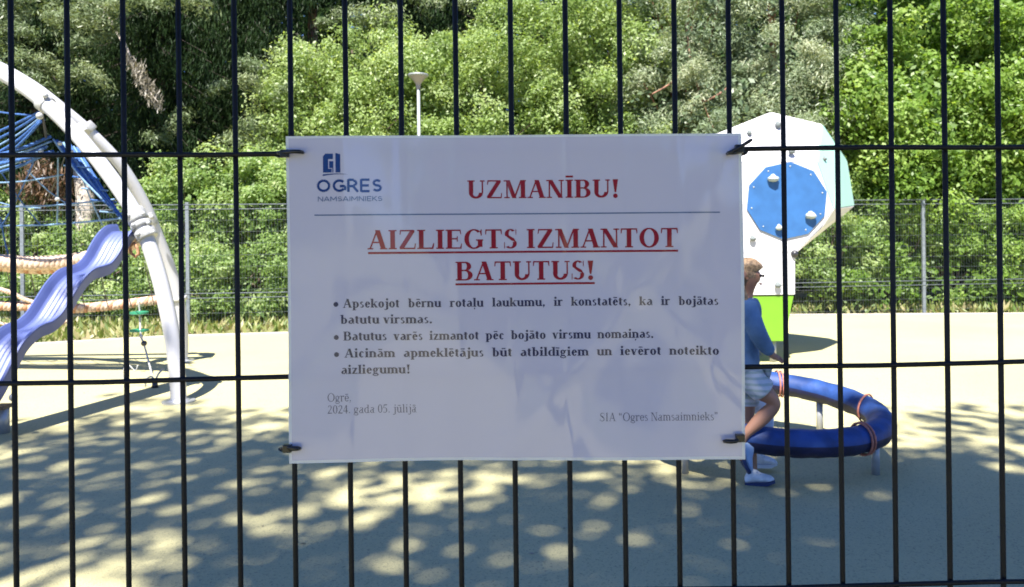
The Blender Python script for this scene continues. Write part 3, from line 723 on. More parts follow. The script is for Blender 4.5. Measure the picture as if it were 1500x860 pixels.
for (a, b, r_, m_) in (((-30, 268, 8.4), (92, 256, 8.2), .009, LB), ((-30, 303, 8.6), (168, 292, 8.2), .010, LB), ((-30, 331, 8.7), (188, 319, 8.1), .011, LB),
                       ((-20, 291, 9.0), (60, 305, 9.0), .008, LB), ((58, 215, 8.0), (20, 300, 8.8), .009, RB), ((20, 300, 8.8), (-10, 345, 9), .009, RB), ((85, 222, 8.0), (84, 330, 8.6), .008, LB), ((100, 215, 7.9), (70, 290, 8.7), .007, M['dark_steel']),
                       ((60, 170, 7.7), (-60, 150, 8.0), .010, RB), ((0, 318, 8.5), (14, 380, 8.7), .009, RB), ((40, 250, 8.2), (100, 300, 8.5), .007, LB), ((110, 232, 8), (150, 330, 8.5), .009, LB), ((0, 250, 8.3), (60, 330, 8.8), .007, RB)):
    rope([P(*a), P(*b)], r_, m_, .03)
for q in ((88, 210), (60, 222), (20, 230), (128, 262), (160, 300), (84, 292), (42, 226), (104, 222), (62, 176)):
    MB().ball(P(q[0], q[1], 7.85), .028, 8, 6, (1, .7, .8)).build('rope_connector', LB if q[0] % 4 else M['clamp'], fr)
# thick twisted rope bridges
def twisted(pts, R_, r_, pitch, m, name='bridge_rope', n=6, strands=3):
    path = smooth_path(pts, 14); L = [0]
    for a, b in zip(path[:-1], path[1:]): L.append(L[-1] + (b - a).length)
    N = int(L[-1] / pitch * 10); mb = MB()
    def at(s):
        i = min(max(0, next((k for k in range(len(L)) if L[k] >= s), len(L) - 1)), len(L) - 1)
        i = max(1, i); t = (s - L[i - 1]) / max(1e-6, L[i] - L[i - 1]); return path[i - 1].lerp(path[i], t), (path[i] - path[i - 1]).normalized()
    cache = [at(L[-1] * k / N) for k in range(N + 1)]
    for st in range(strands):
        line = []
        for k, (p, t) in enumerate(cache):
            a = 2 * math.pi * (k / 10 + st / strands); u = t.cross(Vector((0, 0, 1))).normalized(); v = u.cross(t)
            line.append(p + (u * math.cos(a) + v * math.sin(a)) * R_)
        mb.tube(line, r_, n, mi=(st % 2 if isinstance(m, list) else 0))
    return mb.build(name, m, fr)
TR = [M['tan_rope'], M['tan_dark']]
twisted([P(-260, 372, 8.7), P(-60, 380, 8.6), P(60, 386, 8.5), P(130, 378, 8.4), P(172, 366, 8.2), P(205, 345, 7.6)], .042, .046, .19, [M['tan_rope'], M['tan_rope']])['label'] = 'upper thick beige twisted rope'
twisted([P(-260, 370, 8.85), P(-60, 384, 8.75), P(60, 394, 8.65), P(130, 384, 8.5), P(172, 369, 8.3)], .03, .036, .16, TR)
twisted([P(-200, 430, 9.6), P(-40, 446, 9.6), P(60, 449, 9.6), P(110, 452, 9.6), P(180, 446, 9.6), P(256, 436, 9.58)], .03, .034, .15, TR)['label'] = 'lower thick beige twisted rope'
twisted([P(-120, 400, 9.5), P(0, 424, 9.5), P(40, 440, 9.55), P(90, 452, 9.6)], .014, .017, .09, [M['tan_rope'], M['tan_rope']])
rope([P(-20, 470, 9.6), P(60, 482, 9.6), P(100, 470, 9.6)], .02, M['tan_rope']); rope([P(45, 450, 9.6), P(48, 482, 9.6)], .016, M['tan_rope'])
for k in range(9):
    x_ = -60 + k * 34
    rope([P(x_, 388 - (abs(k - 4)), 8.6), P(x_ + 14, 449, 9.55)], .006, M['dark_steel'])
MB().tube([P(196, 356, 7.35), P(201, 363, 7.35), P(203, 372, 7.35), P(198, 376, 7.35), P(192, 371, 7.35), P(190, 362, 7.35)], .016, 8, closed=True).build('rope_end_ring', M['tan_dark'], fr)

# hanging disc rope with ground anchor
dk = P(206, 436, 9.5)
disc = thing('disc_climbing_rope', 'thin climbing rope with two green discs hanging behind the white arch', 'climbing rope', (dk.x, dk.y, 0))
MB().tube(smooth_path([P(203, 441, 9.5), P(205, 460, 9.5), P(206, 490, 9.4), P(211, 505, 9.3), P(217, 527, 9.1), P(226, 562, 8.6)], 5), .011, 6).build('rope', M['clamp'], disc)
for y_ in (458, 484):
    c_ = P(204, y_, 9.5)
    lathe(c_, [(-.02, .06), (-.012, .11), (.012, .11), (.02, .05)], 20).build('disc', M['green_disc'], disc)
MB().ball(P(207, 493, 9.38), .022, 8, 6).build('knot', M['clamp'], disc)
MB().ball(P(211, 503, 9.3), .035, 10, 8).build('stopper', M['dark_steel'], disc)
an = G(227, 568)
MB().tube(smooth_path([P(226, 560, an.y), P(222, 552, an.y), P(214, 556, an.y), P(213, 566, an.y + .02)], 5), .011, 6).build('anchor_hook', M['steel'], disc)
MB().tube(smooth_path([P(226, 562, an.y), P(232, 548, an.y), P(240, 540, an.y + .1)], 5), .010, 6).build('anchor_hook', M['steel'], disc)
MB().tube(smooth_path([P(182, 556, an.y), P(180, 544, an.y), P(188, 535, an.y), P(198, 543, an.y), P(202, 535, an.y)], 5), .007, 6).build('slack_loop', M['clamp'], disc)
MB().tube([an, an + Vector((0, 0, .06))], [.035, .025], 10).build('ground_anchor', M['dark_steel'], disc)

# ================================================================== SLIDE
def sl_pt(s): return Vector((-3.72 - .42 * s, 7.55 - 1.75 * s, 0))
zk = [(0.0, 340), (.06, 350), (.125, 360), (.19, 374), (.25, 386), (.31, 398), (.375, 413), (.44, 430), (.5, 444), (.56, 458), (.625, 474), (.7, 495), (.78, 522), (.86, 552), (.93, 578), (1.0, 596), (1.06, 600)]
def zfor(s, py):
    p = sl_pt(s); px = PPX + FPX * p.x / p.y; return P(px, py, p.y).z
sp = []
zs = [zfor(s, y) for s, y in zk]
sp = smooth_path([Vector((sl_pt(s).x, sl_pt(s).y, z + .058 * math.sin(s * 2 * math.pi * 2.9 + .3) * (1 if .03 < s < .95 else 0))) for (s, _), z in zip(zk, zs)], 5)
slide = thing('slide', 'wavy blue plastic slide with ribbed bed coming down beside the white arch', 'slide', G(5, 640))
cross = Vector((1, -.20, 0)).normalized()
prof = [(-.225, .075), (-.225, .095), (-.20, .10), (-.185, .07), (-.165, .015)]
k_ = 11
for i in range(k_): 
    prof.append((-.15 + .3 * i / (k_ - 1), 0.010 if i % 2 else 0.0))
prof += [(.165, .015), (.185, .07), (.20, .10), (.225, .095), (.225, .075), (.19, -.035), (-.19, -.035)]
vs = []; fs = []; n = len(prof)
for i, p in enumerate(sp):
    t = (sp[min(i + 1, len(sp) - 1)] - sp[max(0, i - 1)]).normalized(); up_ = cross.cross(t).normalized()
    if up_.z < 0: up_ = -up_
    for a, b in prof: vs.append(p + cross * a * .80 + up_ * b * .8)
for i in range(len(sp) - 1):
    for j in range(n): fs.append((i * n + j, i * n + (j + 1) % n, (i + 1) * n + (j + 1) % n, (i + 1) * n + j))
fs.append(tuple(range(n))); fs.append(tuple(range((len(sp) - 1) * n, len(sp) * n))[::-1])
mb = MB(); mb.add(vs, fs, False); mb.build('slide_bed', M['slide'], slide)
g_ = sp[-8]
gp = Vector((P(3, 600, 6.15).x, 6.15, 0))
MB().tube([gp, gp + Vector((0, 0, .20))], .052, 14).build('support_post', M['steel'], slide)
MB().box(gp + Vector((0, 0, .21)), (.06, .08, .012)).build('support_bracket', M['dark_steel'], slide, .004)
MB().box(sp[0] + Vector((-.04, .08, -.03)), (.15, .08, .02)).build('top_platform', M['dark_steel'], slide, .004)
MB().tube([sp[0] + Vector((-.15, .15, -.02)), P(207, 345, 7.32)], .03, 10).build('mount_arm', M['clamp'], slide)
MB().ball(P(19, 582, 5.95), .03, 10, 8).build('bolt', M['clamp'], slide)

# ================================================================== CLIMBING TOWER (right)
tw = thing('climbing_tower', 'white faceted climbing tower with blue octagonal panel and green foot', 'climbing tower', G(1120, 528))
YF, YM = 9.0, 9.75; xc = P(1120.5, 300, YF).x
fpts = [(1198, 237), (1222, 306), (1205, 332), (1166, 371)]
cloud = []
for q in fpts: cloud.append(P(q[0], q[1], YF))
for q in ((1205, 182, 9.30), (1228, 216, 9.45), (1241, 235, 9.72), (1252, 302, 9.72), (1226, 317, 9.45)): cloud.append(P(*q))
cl2 = []
upl = P(1068, 203, 9.25)
for p in cloud:
    for mx_ in (0, 1):
        for my_ in (0, 1):
            q = p.copy()
            if mx_:
                q.x = 2 * xc - q.x
                if abs(p.z - P(1205, 182, 9.30).z) < 1e-4: q = Vector((P(1078, 197, 9.25).x, q.y, P(1078, 197, 9.25).z))
                if abs(p.z - P(1228, 216, 9.45).z) < 1e-4: q = Vector((P(1040, 234, 9.4).x, q.y, P(1040, 234, 9.4).z))
            if my_: q.y = 2 * YM - q.y
            cl2.append(q)
pk = P(1130, 164, 9.45); cl2.append(pk); cl2.append(Vector((pk.x - .05, 2 * YM - pk.y, pk.z)))
bm = bmesh.new()
for p in cl2: bm.verts.new(p)
r_ = bmesh.ops.convex_hull(bm, input=bm.verts)
bmesh.ops.delete(bm, geom=[v for v in bm.verts if not v.link_faces], context='VERTS')
bmesh.ops.dissolve_limit(bm, angle_limit=rad(9), verts=bm.verts, edges=bm.edges)
bm.normal_update()
hc = sum((v.co for v in bm.verts), Vector()) / len(bm.verts)
core = MB(); holds = []
front_face = None
for f in bm.faces:
    vs_ = [v.co.copy() for v in f.verts]; nn = f.normal.copy(); cc = f.calc_center_median()
    if nn.dot(cc - hc) < 0: nn = -nn
    side = abs(nn.x) > 0.45 and nn.z > -.2
    inner = [v + (cc - v).normalized() * 0.012 for v in vs_]
    o = MB().prism([v - nn * 0.03 for v in inner], nn * 0.03).build('panel', M['panel_mint'] if side else M['panel_white'], tw, .004)
    if side: o['label'] = 'pale mint side panel'
    if nn.y < -.97: front_face = (cc, nn)
me = bpy.data.meshes.new('core'); 
for v in bm.verts: v.co = hc + (v.co - hc) * 0.965
bm.to_mesh(me); bm.free(); me.materials.append(M['panel_white']); co = bpy.data.objects.new('core', me); C.objects.link(co); attach(co, tw)
# neck and foot
def frustum(top, bot, name, m):
    (ax, az, ay0, ay1), (bx, bz, by0, by1) = top, bot
    mb = MB()
    vs = [(2 * xc - ax, ay0, az), (ax, ay0, az), (ax, ay1, az), (2 * xc - ax, ay1, az), (2 * xc - bx, by0, bz), (bx, by0, bz), (bx, by1, bz), (2 * xc - bx, by1, bz)]
    mb.add(vs, [(0, 1, 2, 3), (4, 7, 6, 5), (0, 4, 5, 1), (1, 5, 6, 2), (2, 6, 7, 3), (3, 7, 4, 0)]); return mb.build(name, m, tw, .006)
X = lambda px, py: P(px, py, YF).x
Zp = lambda py: P(1140, py, YF).z
frustum((X(1165, 362), Zp(358), YF + .004, 10.2), (X(1165, 433), Zp(432), YF + .006, 10.0), 'neck_panel', M['panel_white'])
frustum((X(1164, 434), Zp(433.5), YF + .02, 9.98), (X(1151, 501), Zp(501), YF + .06, 9.9), 'foot_panel', M['panel_green'])
for dx in (-.14, .14):
    for dy in (9.2, 9.75): MB().tube([(xc + dx, dy, 0), (xc + dx, dy, Zp(500))], .04, 12).build('steel_foot', M['steel'], tw)
ob = []
for i in range(10):
    a = rad(18 + 36 * i + 5); ob.append(P(1152 + 60 * math.cos(a), 294 + 57 * math.sin(a), YF))
ob = [Vector((p.x, YF - .004, p.z)) for p in ob]
MB().prism(ob, (0, -.016, 0)).build('blue_panel', M['panel_blue'], tw, .003)['label'] = 'blue ten-sided panel on the front'
hr = random.Random(2)
def hold(px, py, d, s=1.0, m=None):
    p = P(px, py, d); mb = MB(); rx = [hr.uniform(.8, 1.2) for _ in range(3)]
    mb.ball(p, .042 * s, 9, 7, (1.1 * rx[0], .9, .75 * rx[2]))
    mb.ball(p + Vector((.0, .02, .012)), .03 * s, 8, 6, (1, 1.2, 1.2)); 
    for i_, v in enumerate(mb.v):
        mb.v[i_] = tuple(Vector(v) + Vector((hr.uniform(-1, 1), hr.uniform(-1, 1), hr.uniform(-1, 1))) * .004 * s)
    o = mb.build('climbing_hold', m or M['hold'], tw); o['label'] = 'small grey climbing hold'
for q in ((1133, 262, 8.95, 1.25), (1188, 316, 8.95, 1.25), (1142, 334, 8.95, .9), (1160, 222, 9.02, .9), (1140, 183, 9.27, 1.0), (1098, 195, 9.22, .8), (1206, 233, 9.12, .8), (1103, 350, 8.97, .8), (1140, 418, 8.97, .8), (1232, 245, 9.55, .7), (1213, 282, 9.15, .7), (1090, 420, 8.97, .8), (1080, 300, 8.97, 1)):
    hold(*q, m=None if q[1] in (262, 316, 334) else M['hold_dark'])
for i in range(10):
    a = rad(18 + 36 * i + 5); p_ = P(1152 + 53 * math.cos(a), 294 + 50 * math.sin(a), YF); p_.y = YF - .022
    MB().ball(p_, .010, 6, 4, (1, .5, 1)).build('bolt', M['steel'], tw)
for q in ((1223, 318, 9.4), (1164, 372, 9.0)): MB().ball(P(*q), .045, 8, 6).build('corner_joint', M['dark_steel'], tw)

# ================================================================== BALANCE RING
ring = thing('balance_ring', 'tilted blue padded balance ring with salmon straps on short posts', 'balance ring', G(1150, 650))
RC = Vector((1.70, 5.30, 0.325)); RR = 0.755; RT = 0.088
tilt_y, tilt_x = 0.09, -0.05
def ring_pt(a, R_=RR, dz=0):
    x, y = R_ * math.cos(a), R_ * .93 * math.sin(a)
    return RC + Vector((x, y, tilt_y * y - tilt_x * -x + dz))
N = 96; vs = []; fs = []; mi = []; K = 20
mb = MB()
for i in range(N):
    a = 2 * math.pi * i / N; c = ring_pt(a); rd = Vector((math.cos(a), math.sin(a), 0))
    fat = 1 + .035 * math.sin(a * 23) * math.sin(a * 7)
    for j in range(K):
        b = 2 * math.pi * j / K
        r2 = RT * fat * (1.0 + (.035 * math.sin(a * 60) if math.sin(b) < 0 else 0))
        vs.append(c + rd * r2 * math.cos(b) + Vector((0, 0, r2 * .95 * math.sin(b))))
for i in range(N):
    for j in range(K):
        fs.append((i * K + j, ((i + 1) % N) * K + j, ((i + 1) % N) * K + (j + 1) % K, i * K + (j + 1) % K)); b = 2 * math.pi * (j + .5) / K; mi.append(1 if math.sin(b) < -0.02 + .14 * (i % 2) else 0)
mb.add(vs, fs, True); mb.mi = mi
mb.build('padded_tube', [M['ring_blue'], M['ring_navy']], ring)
def strap_loop(a, skew=0.0, n=1):
    for q in range(n):
        a2 = a + q * .035; pts = []
        for j in range(20):
            b = 2 * math.pi * j / 20; aa = a2 + skew * math.cos(b); c = ring_pt(aa); rd = Vector((math.cos(aa), math.sin(aa), 0))
            pts.append(c + rd * (RT + .008) * math.cos(b) + Vector((0, 0, (RT + .008) * math.sin(b))))
        MB().tube(pts, .007, 6, closed=True).build('strap', M['strap'], ring)
strap_loop(rad(62), .05, 2); strap_loop(rad(5), .10); strap_loop(rad(-56), -.04, 2); strap_loop(rad(165), .1, 2); strap_loop(rad(225), .1, 2)
for a in (40, -42, 145, 215):
    p = ring_pt(rad(a)); MB().tube([(p.x, p.y, 0), (p.x, p.y, p.z - .05)], .024, 12).build('support_post', M['steel'], ring)

# ================================================================== PEOPLE
def skinned(name, nodes, edges, m, parent, root=0, sub=2):
    me = bpy.data.meshes.new(name); keys = list(nodes); idx = {k: i for i, k in enumerate(keys)}
    me.from_pydata([tuple(nodes[k][0]) for k in keys], [(idx[a], idx[b]) for a, b in edges], [])
    me.materials.append(m)
    o = bpy.data.objects.new(name, me); C.objects.link(o); attach(o, parent)
    mod = o.modifiers.new('skin', 'SKIN'); mod.use_smooth_shade = True
    for i, k in enumerate(keys):
        r_ = nodes[k][1]; me.skin_vertices[0].data[i].radius = (r_, r_) if not isinstance(r_, tuple) else r_
        me.skin_vertices[0].data[i].use_root = (i == root)
    s_ = o.modifiers.new('sub', 'SUBSURF'); s_.levels = sub; s_.render_levels = sub
    return o
def chain(nodes, edges, start, lst, pre):
    last = start
    for i, (p, r_) in enumerate(lst):
        k = f'{pre}{i}'; nodes[k] = (Vector(p), r_); edges.append((last, k)); last = k
    return last
def hand(nodes, edges, wrist_key, wrist, direction, palm_n, side, s=1.0):
    d = Vector(direction).normalized(); n_ = Vector(palm_n).normalized(); w = d.cross(n_).normalized() * side
    pc = Vector(wrist) + d * .035 * s
    nodes[wrist_key + 'palm'] = (pc, .020 * s); edges.append((wrist_key, wrist_key + 'palm'))
    pk_ = Vector(wrist) + d * .062 * s; nodes[wrist_key + 'kn'] = (pk_, .018 * s); edges.append((wrist_key + 'palm', wrist_key + 'kn'))
    for i, (off, ln) in enumerate(((-.024, .045), (-.008, .055), (.008, .051), (.023, .040))):
        b0 = pk_ + w * off * s + d * .008 * s
        chain(nodes, edges, wrist_key + 'kn', [(b0, .0078 * s), (b0 + (d + n_ * .25) * ln * .5 * s, .007 * s), (b0 + (d * .85 + n_ * .55) * ln * s, .006 * s)], wrist_key + f'f{i}')
    t0 = pc - w * .024 * s
    chain(nodes, edges, wrist_key + 'palm', [(t0, .009 * s), (t0 + (d * .6 - w * .6 + n_ * .2).normalized() * .026 * s, .008 * s), (t0 + (d * .85 - w * .5 + n_ * .3).normalized() * .045 * s, .007 * s)], wrist_key + 't')
def shoe(heel, toe, up_, parent, m_up, m_sole, s=1.0, hs=1.35):
    heel, toe, up_ = Vector(heel), Vector(toe), Vector(up_).normalized(); f = (toe - heel); L = f.length; f.normalize()
    up_ = (up_ - f * up_.dot(f)).normalized(); w = f.cross(up_)
    st = [(0, .028, .030), (.12, .034, .058), (.28, .034, .075), (.42, .035, .066), (.58, .040, .048), (.75, .043, .038), (.9, .036, .030), (1.0, .018, .018)]
    def loft(z0s, z1s, grow):
        vs = []; fs = []; n = 12
        for t, hw, hh in st:
            for j in range(n):
                a = 2 * math.pi * j / n; cx_, cy_ = math.cos(a), math.sin(a)
                zz = z0s + (max(0, (hh * z1s)) * (0.5 + 0.5 * cy_)) * hs
                vs.append(heel + f * L * t + w * (hw * s * grow * cx_ * (1 - .25 * max(0, cy_) * (z1s > .5))) + up_ * zz * s)
        for i in range(len(st) - 1):
            for j in range(n): fs.append((i * n + j, i * n + (j + 1) % n, (i + 1) * n + (j + 1) % n, (i + 1) * n + j))
        fs.append(tuple(range(n))); fs.append(tuple(range((len(st) - 1) * n, len(st) * n))); return MB().add(vs, fs, True)
    sh = loft(.016, 1.0, 1.0).build('shoe', m_up, parent)
    vs = []; fs = []
    for t, hw, hh in st:
        for zz in (0, .022):
            for sx in (-1, 1): vs.append(heel + f * L * (t * 1.03 - .015) + w * sx * hw * s * 1.08 + up_ * (zz + (.010 if t > .85 else 0)) * s)
    for i in range(len(st) - 1):
        a = i * 4; b = a + 4; fs += [(a, a + 1, b + 1, b), (a + 2, b + 2, b + 3, a + 3), (a, b, b + 2, a + 2), (a + 1, a + 3, b + 3, b + 1)]
    fs += [(0, 2, 3, 1), (len(vs) - 4, len(vs) - 3, len(vs) - 1, len(vs) - 2)]
    MB().add(vs, fs, False).build('sole', m_sole, sh)
    for q in range(3):
        c_ = heel + f * L * (.45 + .1 * q) + up_ * (.062 - .011 * q) * s * hs * 1.05
        MB().tube([c_ - w * .022 * s, c_ + up_ * .006, c_ + w * .022 * s], .004, 5).build('lace', M['paleb'], sh)
    return sh
def head_bits(o, cen, face, upv, R_, hair_m):
    f = Vector(face).normalized(); u = Vector(upv).normalized(); u = (u - f * u.dot(f)).normalized(); w = f.cross(u)
    rot = Matrix((f, w, u)).transposed()
    mb = MB(); n, m_ = 22, 16; vs = []; fs = []
    for i in range(m_ + 1):
        th = math.pi * i / m_
        for j in range(n):
            a = 2 * math.pi * j / n; v = Vector((math.sin(th) * math.cos(a), math.sin(th) * math.sin(a), math.cos(th)))
            fr_ = v.x
            k = 1.09 if not (fr_ > .12 and v.z < .40) else .70
            if v.z < -.55: k = min(k, .90)
            if -.05 < fr_ <= .12 and v.z < .40: k = min(k, .98)
            k *= 1 + .02 * math.sin(9 * a + 5 * th)
            vs.append(Vector(cen) + rot @ Vector((v.x * R_ * 1.08 * k, v.y * R_ * .88 * k, v.z * R_ * 1.08 * k)))
    for i in range(m_):
        for j in range(n): fs.append((i * n + j, (i + 1) * n + j, (i + 1) * n + (j + 1) % n, i * n + (j + 1) % n))
    h = MB().add(vs, fs, True).build('hair', hair_m, o)
    L = lambda a, b, c: Vector(cen) + rot @ Vector((a * R_, b * R_, c * R_))
    MB().tube(smooth_path([L(-.9, 0, .55), L(-1.3, 0, .45), L(-1.45, 0, 0), L(-1.35, .05, -.7), L(-1.2, .05, -1.2)], 4), [.018] * 4 + [.028] * 8 + [.022] * 4 + [.008], 8).build('ponytail', hair_m, h)
    for s_ in (-1, 1):
        MB().ball(L(1.0, .34 * s_, .05), R_ * .10, 8, 6).build('eye', M['dark'], o)
        MB().ball(L(.05, .92 * s_, -.05), R_ * .22, 8, 6, (.7, .35, 1.1)).build('ear', M['skin'], o)
    MB().ball(L(.98, 0, -.52), R_ * .20, 8, 6, (.5, 1.1, .35)).build('mouth', M['lip'], o)
    return h

# --- child running past the ring
D = 4.655
k1 = thing('person', 'child in blue hooded top and white striped shorts stepping past the blue ring', 'person', G(1108, 709))
Q = lambda px, py, dy=0.0: P(px, py, D + dy)
nd = {}; ed = []
nd['pel'] = (Q(1091, 549), .075)
last = chain(nd, ed, 'pel', [(Q(1091, 520), .075), (Q(1092, 480), .082), (Q(1093, 455), .072), (Q(1094, 438), .034), (Q(1096, 426), .034), (Q(1096, 415), .055), (Q(1095, 400), .078), (Q(1094, 390), .066)], 's')
ed2 = chain(nd, ed, 's6', [(Q(1113, 411), .012)], 'n')                          # nose
# near arm (towards the camera)
chain(nd, ed, 's2', [(Q(1095, 452, -.10), .042), (Q(1107, 490, -.13), .033), (Q(1131, 521, -.12), .022)], 'a')
hand(nd, ed, 'a2', Q(1131, 521, -.12), Q(1150, 529, -.12) - Q(1131, 521, -.12), (0.1, .2, -1), 1, .85)
chain(nd, ed, 's2', [(Q(1090, 452, .10), .042), (Q(1068, 485, .14), .033), (Q(1078, 520, .10), .022)], 'b')
hand(nd, ed, 'b2', Q(1078, 520, .10), Q(1090, 534, .10) - Q(1078, 520, .10), (0.6, 0, .6), 1, .85)
# swing leg (near) and standing leg (far)
chain(nd, ed, 'pel', [(Q(1099, 560, -.07), .070), (Q(1120, 576, -.08), .062), (Q(1138, 591, -.08), .047), (Q(1114, 615, -.08), .047), (Q(1091, 637, -.08), .028), (Q(1083, 651, -.08), .030), (Q(1088, 676, -.08), .024)], 'l')
chain(nd, ed, 'pel', [(Q(1092, 560, .07), .070), (Q(1093, 592, .07), .058), (Q(1095, 622, .06), .043), (Q(1098, 650, .05), .044), (Q(1103, 683, .03), .027), (Q(1104, 699, .02), .026), (Q(1122, 704, .0), .022)], 'r')
body = skinned('body', nd, ed, M['skin'], k1)
# clothes
cn = {'h': (Q(1090, 543), .102)}; ce = []
chain(cn, ce, 'h', [(Q(1089, 528), .102), (Q(1089, 505), .095), (Q(1090, 478), .095), (Q(1093, 455), .084), (Q(1094, 436), .068)], 'u')
chain(cn, ce, 'u3', [(Q(1096, 452, -.11), .064), (Q(1103, 472, -.13), .060), (Q(1111, 492, -.14), .058), (Q(1122, 508, -.13), .048), (Q(1131, 520, -.12), .034)], 'v')
chain(cn, ce, 'u3', [(Q(1090, 452, .11), .060), (Q(1079, 470, .14), .052), (Q(1068, 487, .14), .050), (Q(1077, 518, .10), .034)], 'w')
skinned('hooded_top', cn, ce, M['hoodie'], k1)
cn = {'p': (Q(1091, 545), .104)}; ce = []
chain(cn, ce, 'p', [(Q(1099, 555, -.06), .088), (Q(1108, 564, -.075), .084), (Q(1117, 571, -.08), .084), (Q(1121, 575, -.08), .084)], 'x')
chain(cn, ce, 'p', [(Q(1091, 560, .07), .085), (Q(1093, 576, .07), .085), (Q(1093, 590, .07), .084), (Q(1093, 594, .07), .084)], 'y')
st_ = skinned('shorts', cn, ce, M['shorts'], k1)
for i, yy in enumerate((549, 556, 563)):
    c_ = Q(1096 + i * 2, yy, -.0); pts = [c_ + Vector((.098 * math.cos(a), .165 * math.sin(a), .012 * math.cos(a * 1))) for a in [2 * math.pi * j / 24 for j in range(24)]]
MB().tube(smooth_path([Q(1085, 396, -.07), Q(1084, 412, -.09), Q(1087, 426, -.10), Q(1092, 440, -.11), Q(1093, 456, -.13)], 4), [.016] * 4 + [.022] * 8 + [.018] * 4 + [.006], 8).build('hair_lock', M['hair'], k1)
head_bits(body, Q(1095, 402), (1, -.62, -.16), (.12, 0, 1), .086, M['hair'])
shoe(Q(1077, 650, -.08), Q(1093, 694, -.08), (1, 0, .45), k1, M['paleb'], M['sole'], .85)
shoe(Q(1092, 711, .02), Q(1135, 709, -.02), (0, 0, 1), k1, M['shoe'], M['sole'], .9)
MB().tube(smooth_path([Q(1102, 437, -.08), Q(1108, 447, -.10), Q(1110, 462, -.115)], 4), .006, 6).build('hood_cord', M['white_cloth'], k1)

# --- second child, inside the ring, almost wholly behind the notice
D2 = 4.99
k2 = thing('person', 'child in white trousers and white shoe mostly hidden behind the notice, leg inside the ring', 'person', P(1100, 682, D2) * 1)
k2.location.z = 0
Q2 = lambda px, py, dy=0.0: P(px, py, D2 + dy)
nd = {}; ed = []
nd['pel'] = (Q2(1066, 545), .078)
chain(nd, ed, 'pel', [(Q2(1062, 515), .076), (Q2(1056, 475), .084), (Q2(1052, 450), .074), (Q2(1051, 434), .034), (Q2(1052, 424), .034), (Q2(1054, 413), .055), (Q2(1054, 397), .080), (Q2(1053, 387), .066)], 's')
chain(nd, ed, 's6', [(Q2(1073, 406), .012)], 'n')
chain(nd, ed, 's2', [(Q2(1055, 452, -.10), .042), (Q2(1050, 490, -.15), .033), (Q2(1066, 520, -.14), .022)], 'a')
hand(nd, ed, 'a2', Q2(1066, 520, -.14), (1, 0, -.4), (0.1, .2, -1), 1, .85)
chain(nd, ed, 's2', [(Q2(1052, 452, .10), .042), (Q2(1040, 485, .14), .033), (Q2(1046, 522, .12), .022)], 'b')
hand(nd, ed, 'b2', Q2(1046, 522, .12), (.3, 0, -1), (.6, 0, .2), 1, .85)
chain(nd, ed, 'pel', [(Q2(1078, 556, -.06), .070), (Q2(1098, 578, -.06), .060), (Q2(1121, 602, -.06), .046), (Q2(1118, 635, -.05), .044), (Q2(1111, 662, -.05), .028), (Q2(1112, 674, -.05), .026), (Q2(1128, 679, -.05), .022)], 'l')
chain(nd, ed, 'pel', [(Q2(1060, 558, .07), .070), (Q2(1058, 586, .07), .058), (Q2(1062, 612, .06), .045), (Q2(1046, 630, .05), .040), (Q2(1030, 645, .03), .027), (Q2(1028, 652, .02), .026), (Q2(1042, 661, 0), .022)], 'r')
body2 = skinned('body', nd, ed, M['skin'], k2)
cn = {'h': (Q2(1064, 535), .104)}; ce = []
chain(cn, ce, 'h', [(Q2(1060, 505), .098), (Q2(1056, 478), .102), (Q2(1054, 455), .088), (Q2(1053, 438), .055)], 'u')
chain(cn, ce, 'u2', [(Q2(1055, 452, -.11), .058), (Q2(1052, 472, -.13), .052)], 'v')
chain(cn, ce, 'u2', [(Q2(1052, 452, .11), .058), (Q2(1045, 470, .14), .050)], 'w')
skinned('shirt', cn, ce, M['grey_cloth'], k2)
cn = {'p': (Q2(1066, 545), .096)}; ce = []
chain(cn, ce, 'p', [(Q2(1079, 558, -.06), .085), (Q2(1098, 578, -.06), .074), (Q2(1121, 602, -.06), .062), (Q2(1119, 635, -.05), .060), (Q2(1113, 660, -.05), .052)], 'x')
chain(cn, ce, 'p', [(Q2(1060, 560, .07), .085), (Q2(1058, 588, .07), .072), (Q2(1062, 612, .06), .060), (Q2(1046, 630, .05), .054), (Q2(1035, 641, .03), .05)], 'y')
skinned('trousers', cn, ce, M['white_cloth'], k2)
head_bits(body2, Q2(1053, 398), (1, .3, -.1), (0, 0, 1), .087, M['hair'])
shoe(Q2(1099, 684, -.05), Q2(1138, 683, -.08), (0, 0, 1), k2, M['shoe'], M['sole_w'], .9)
shoe(Q2(1018, 654, .03), Q2(1049, 670, 0), (.45, 0, 1), k2, M['shoe'], M['sole_w'], .9)

# ================================================================== VEGETATION
NR = np.random.default_rng(11)
def quads_obj(name, pos, a, b, rnd, m, parent=None):
    n = len(pos); v = np.empty((n, 4, 3), np.float32)
    v[:, 0] = pos - a; v[:, 1] = pos + b - a * .15; v[:, 2] = pos + a; v[:, 3] = pos - b - a * .15
    me = bpy.data.meshes.new(name); me.vertices.add(4 * n); me.vertices.foreach_set('co', v.ravel())
    me.loops.add(4 * n); me.loops.foreach_set('vertex_index', np.arange(4 * n, dtype=np.int32))
    me.polygons.add(n); me.polygons.foreach_set('loop_start', np.arange(0, 4 * n, 4, dtype=np.int32))
    me.update(calc_edges=True)
    at = me.attributes.new('rnd', 'FLOAT', 'POINT'); at.data.foreach_set('value', np.repeat(rnd.astype(np.float32), 4))
    me.materials.append(m)
    o = bpy.data.objects.new(name, me); C.objects.link(o)
    if parent: attach(o, parent)
    return o
def unit(v): return v / np.maximum(1e-6, np.linalg.norm(v, axis=-1, keepdims=True))
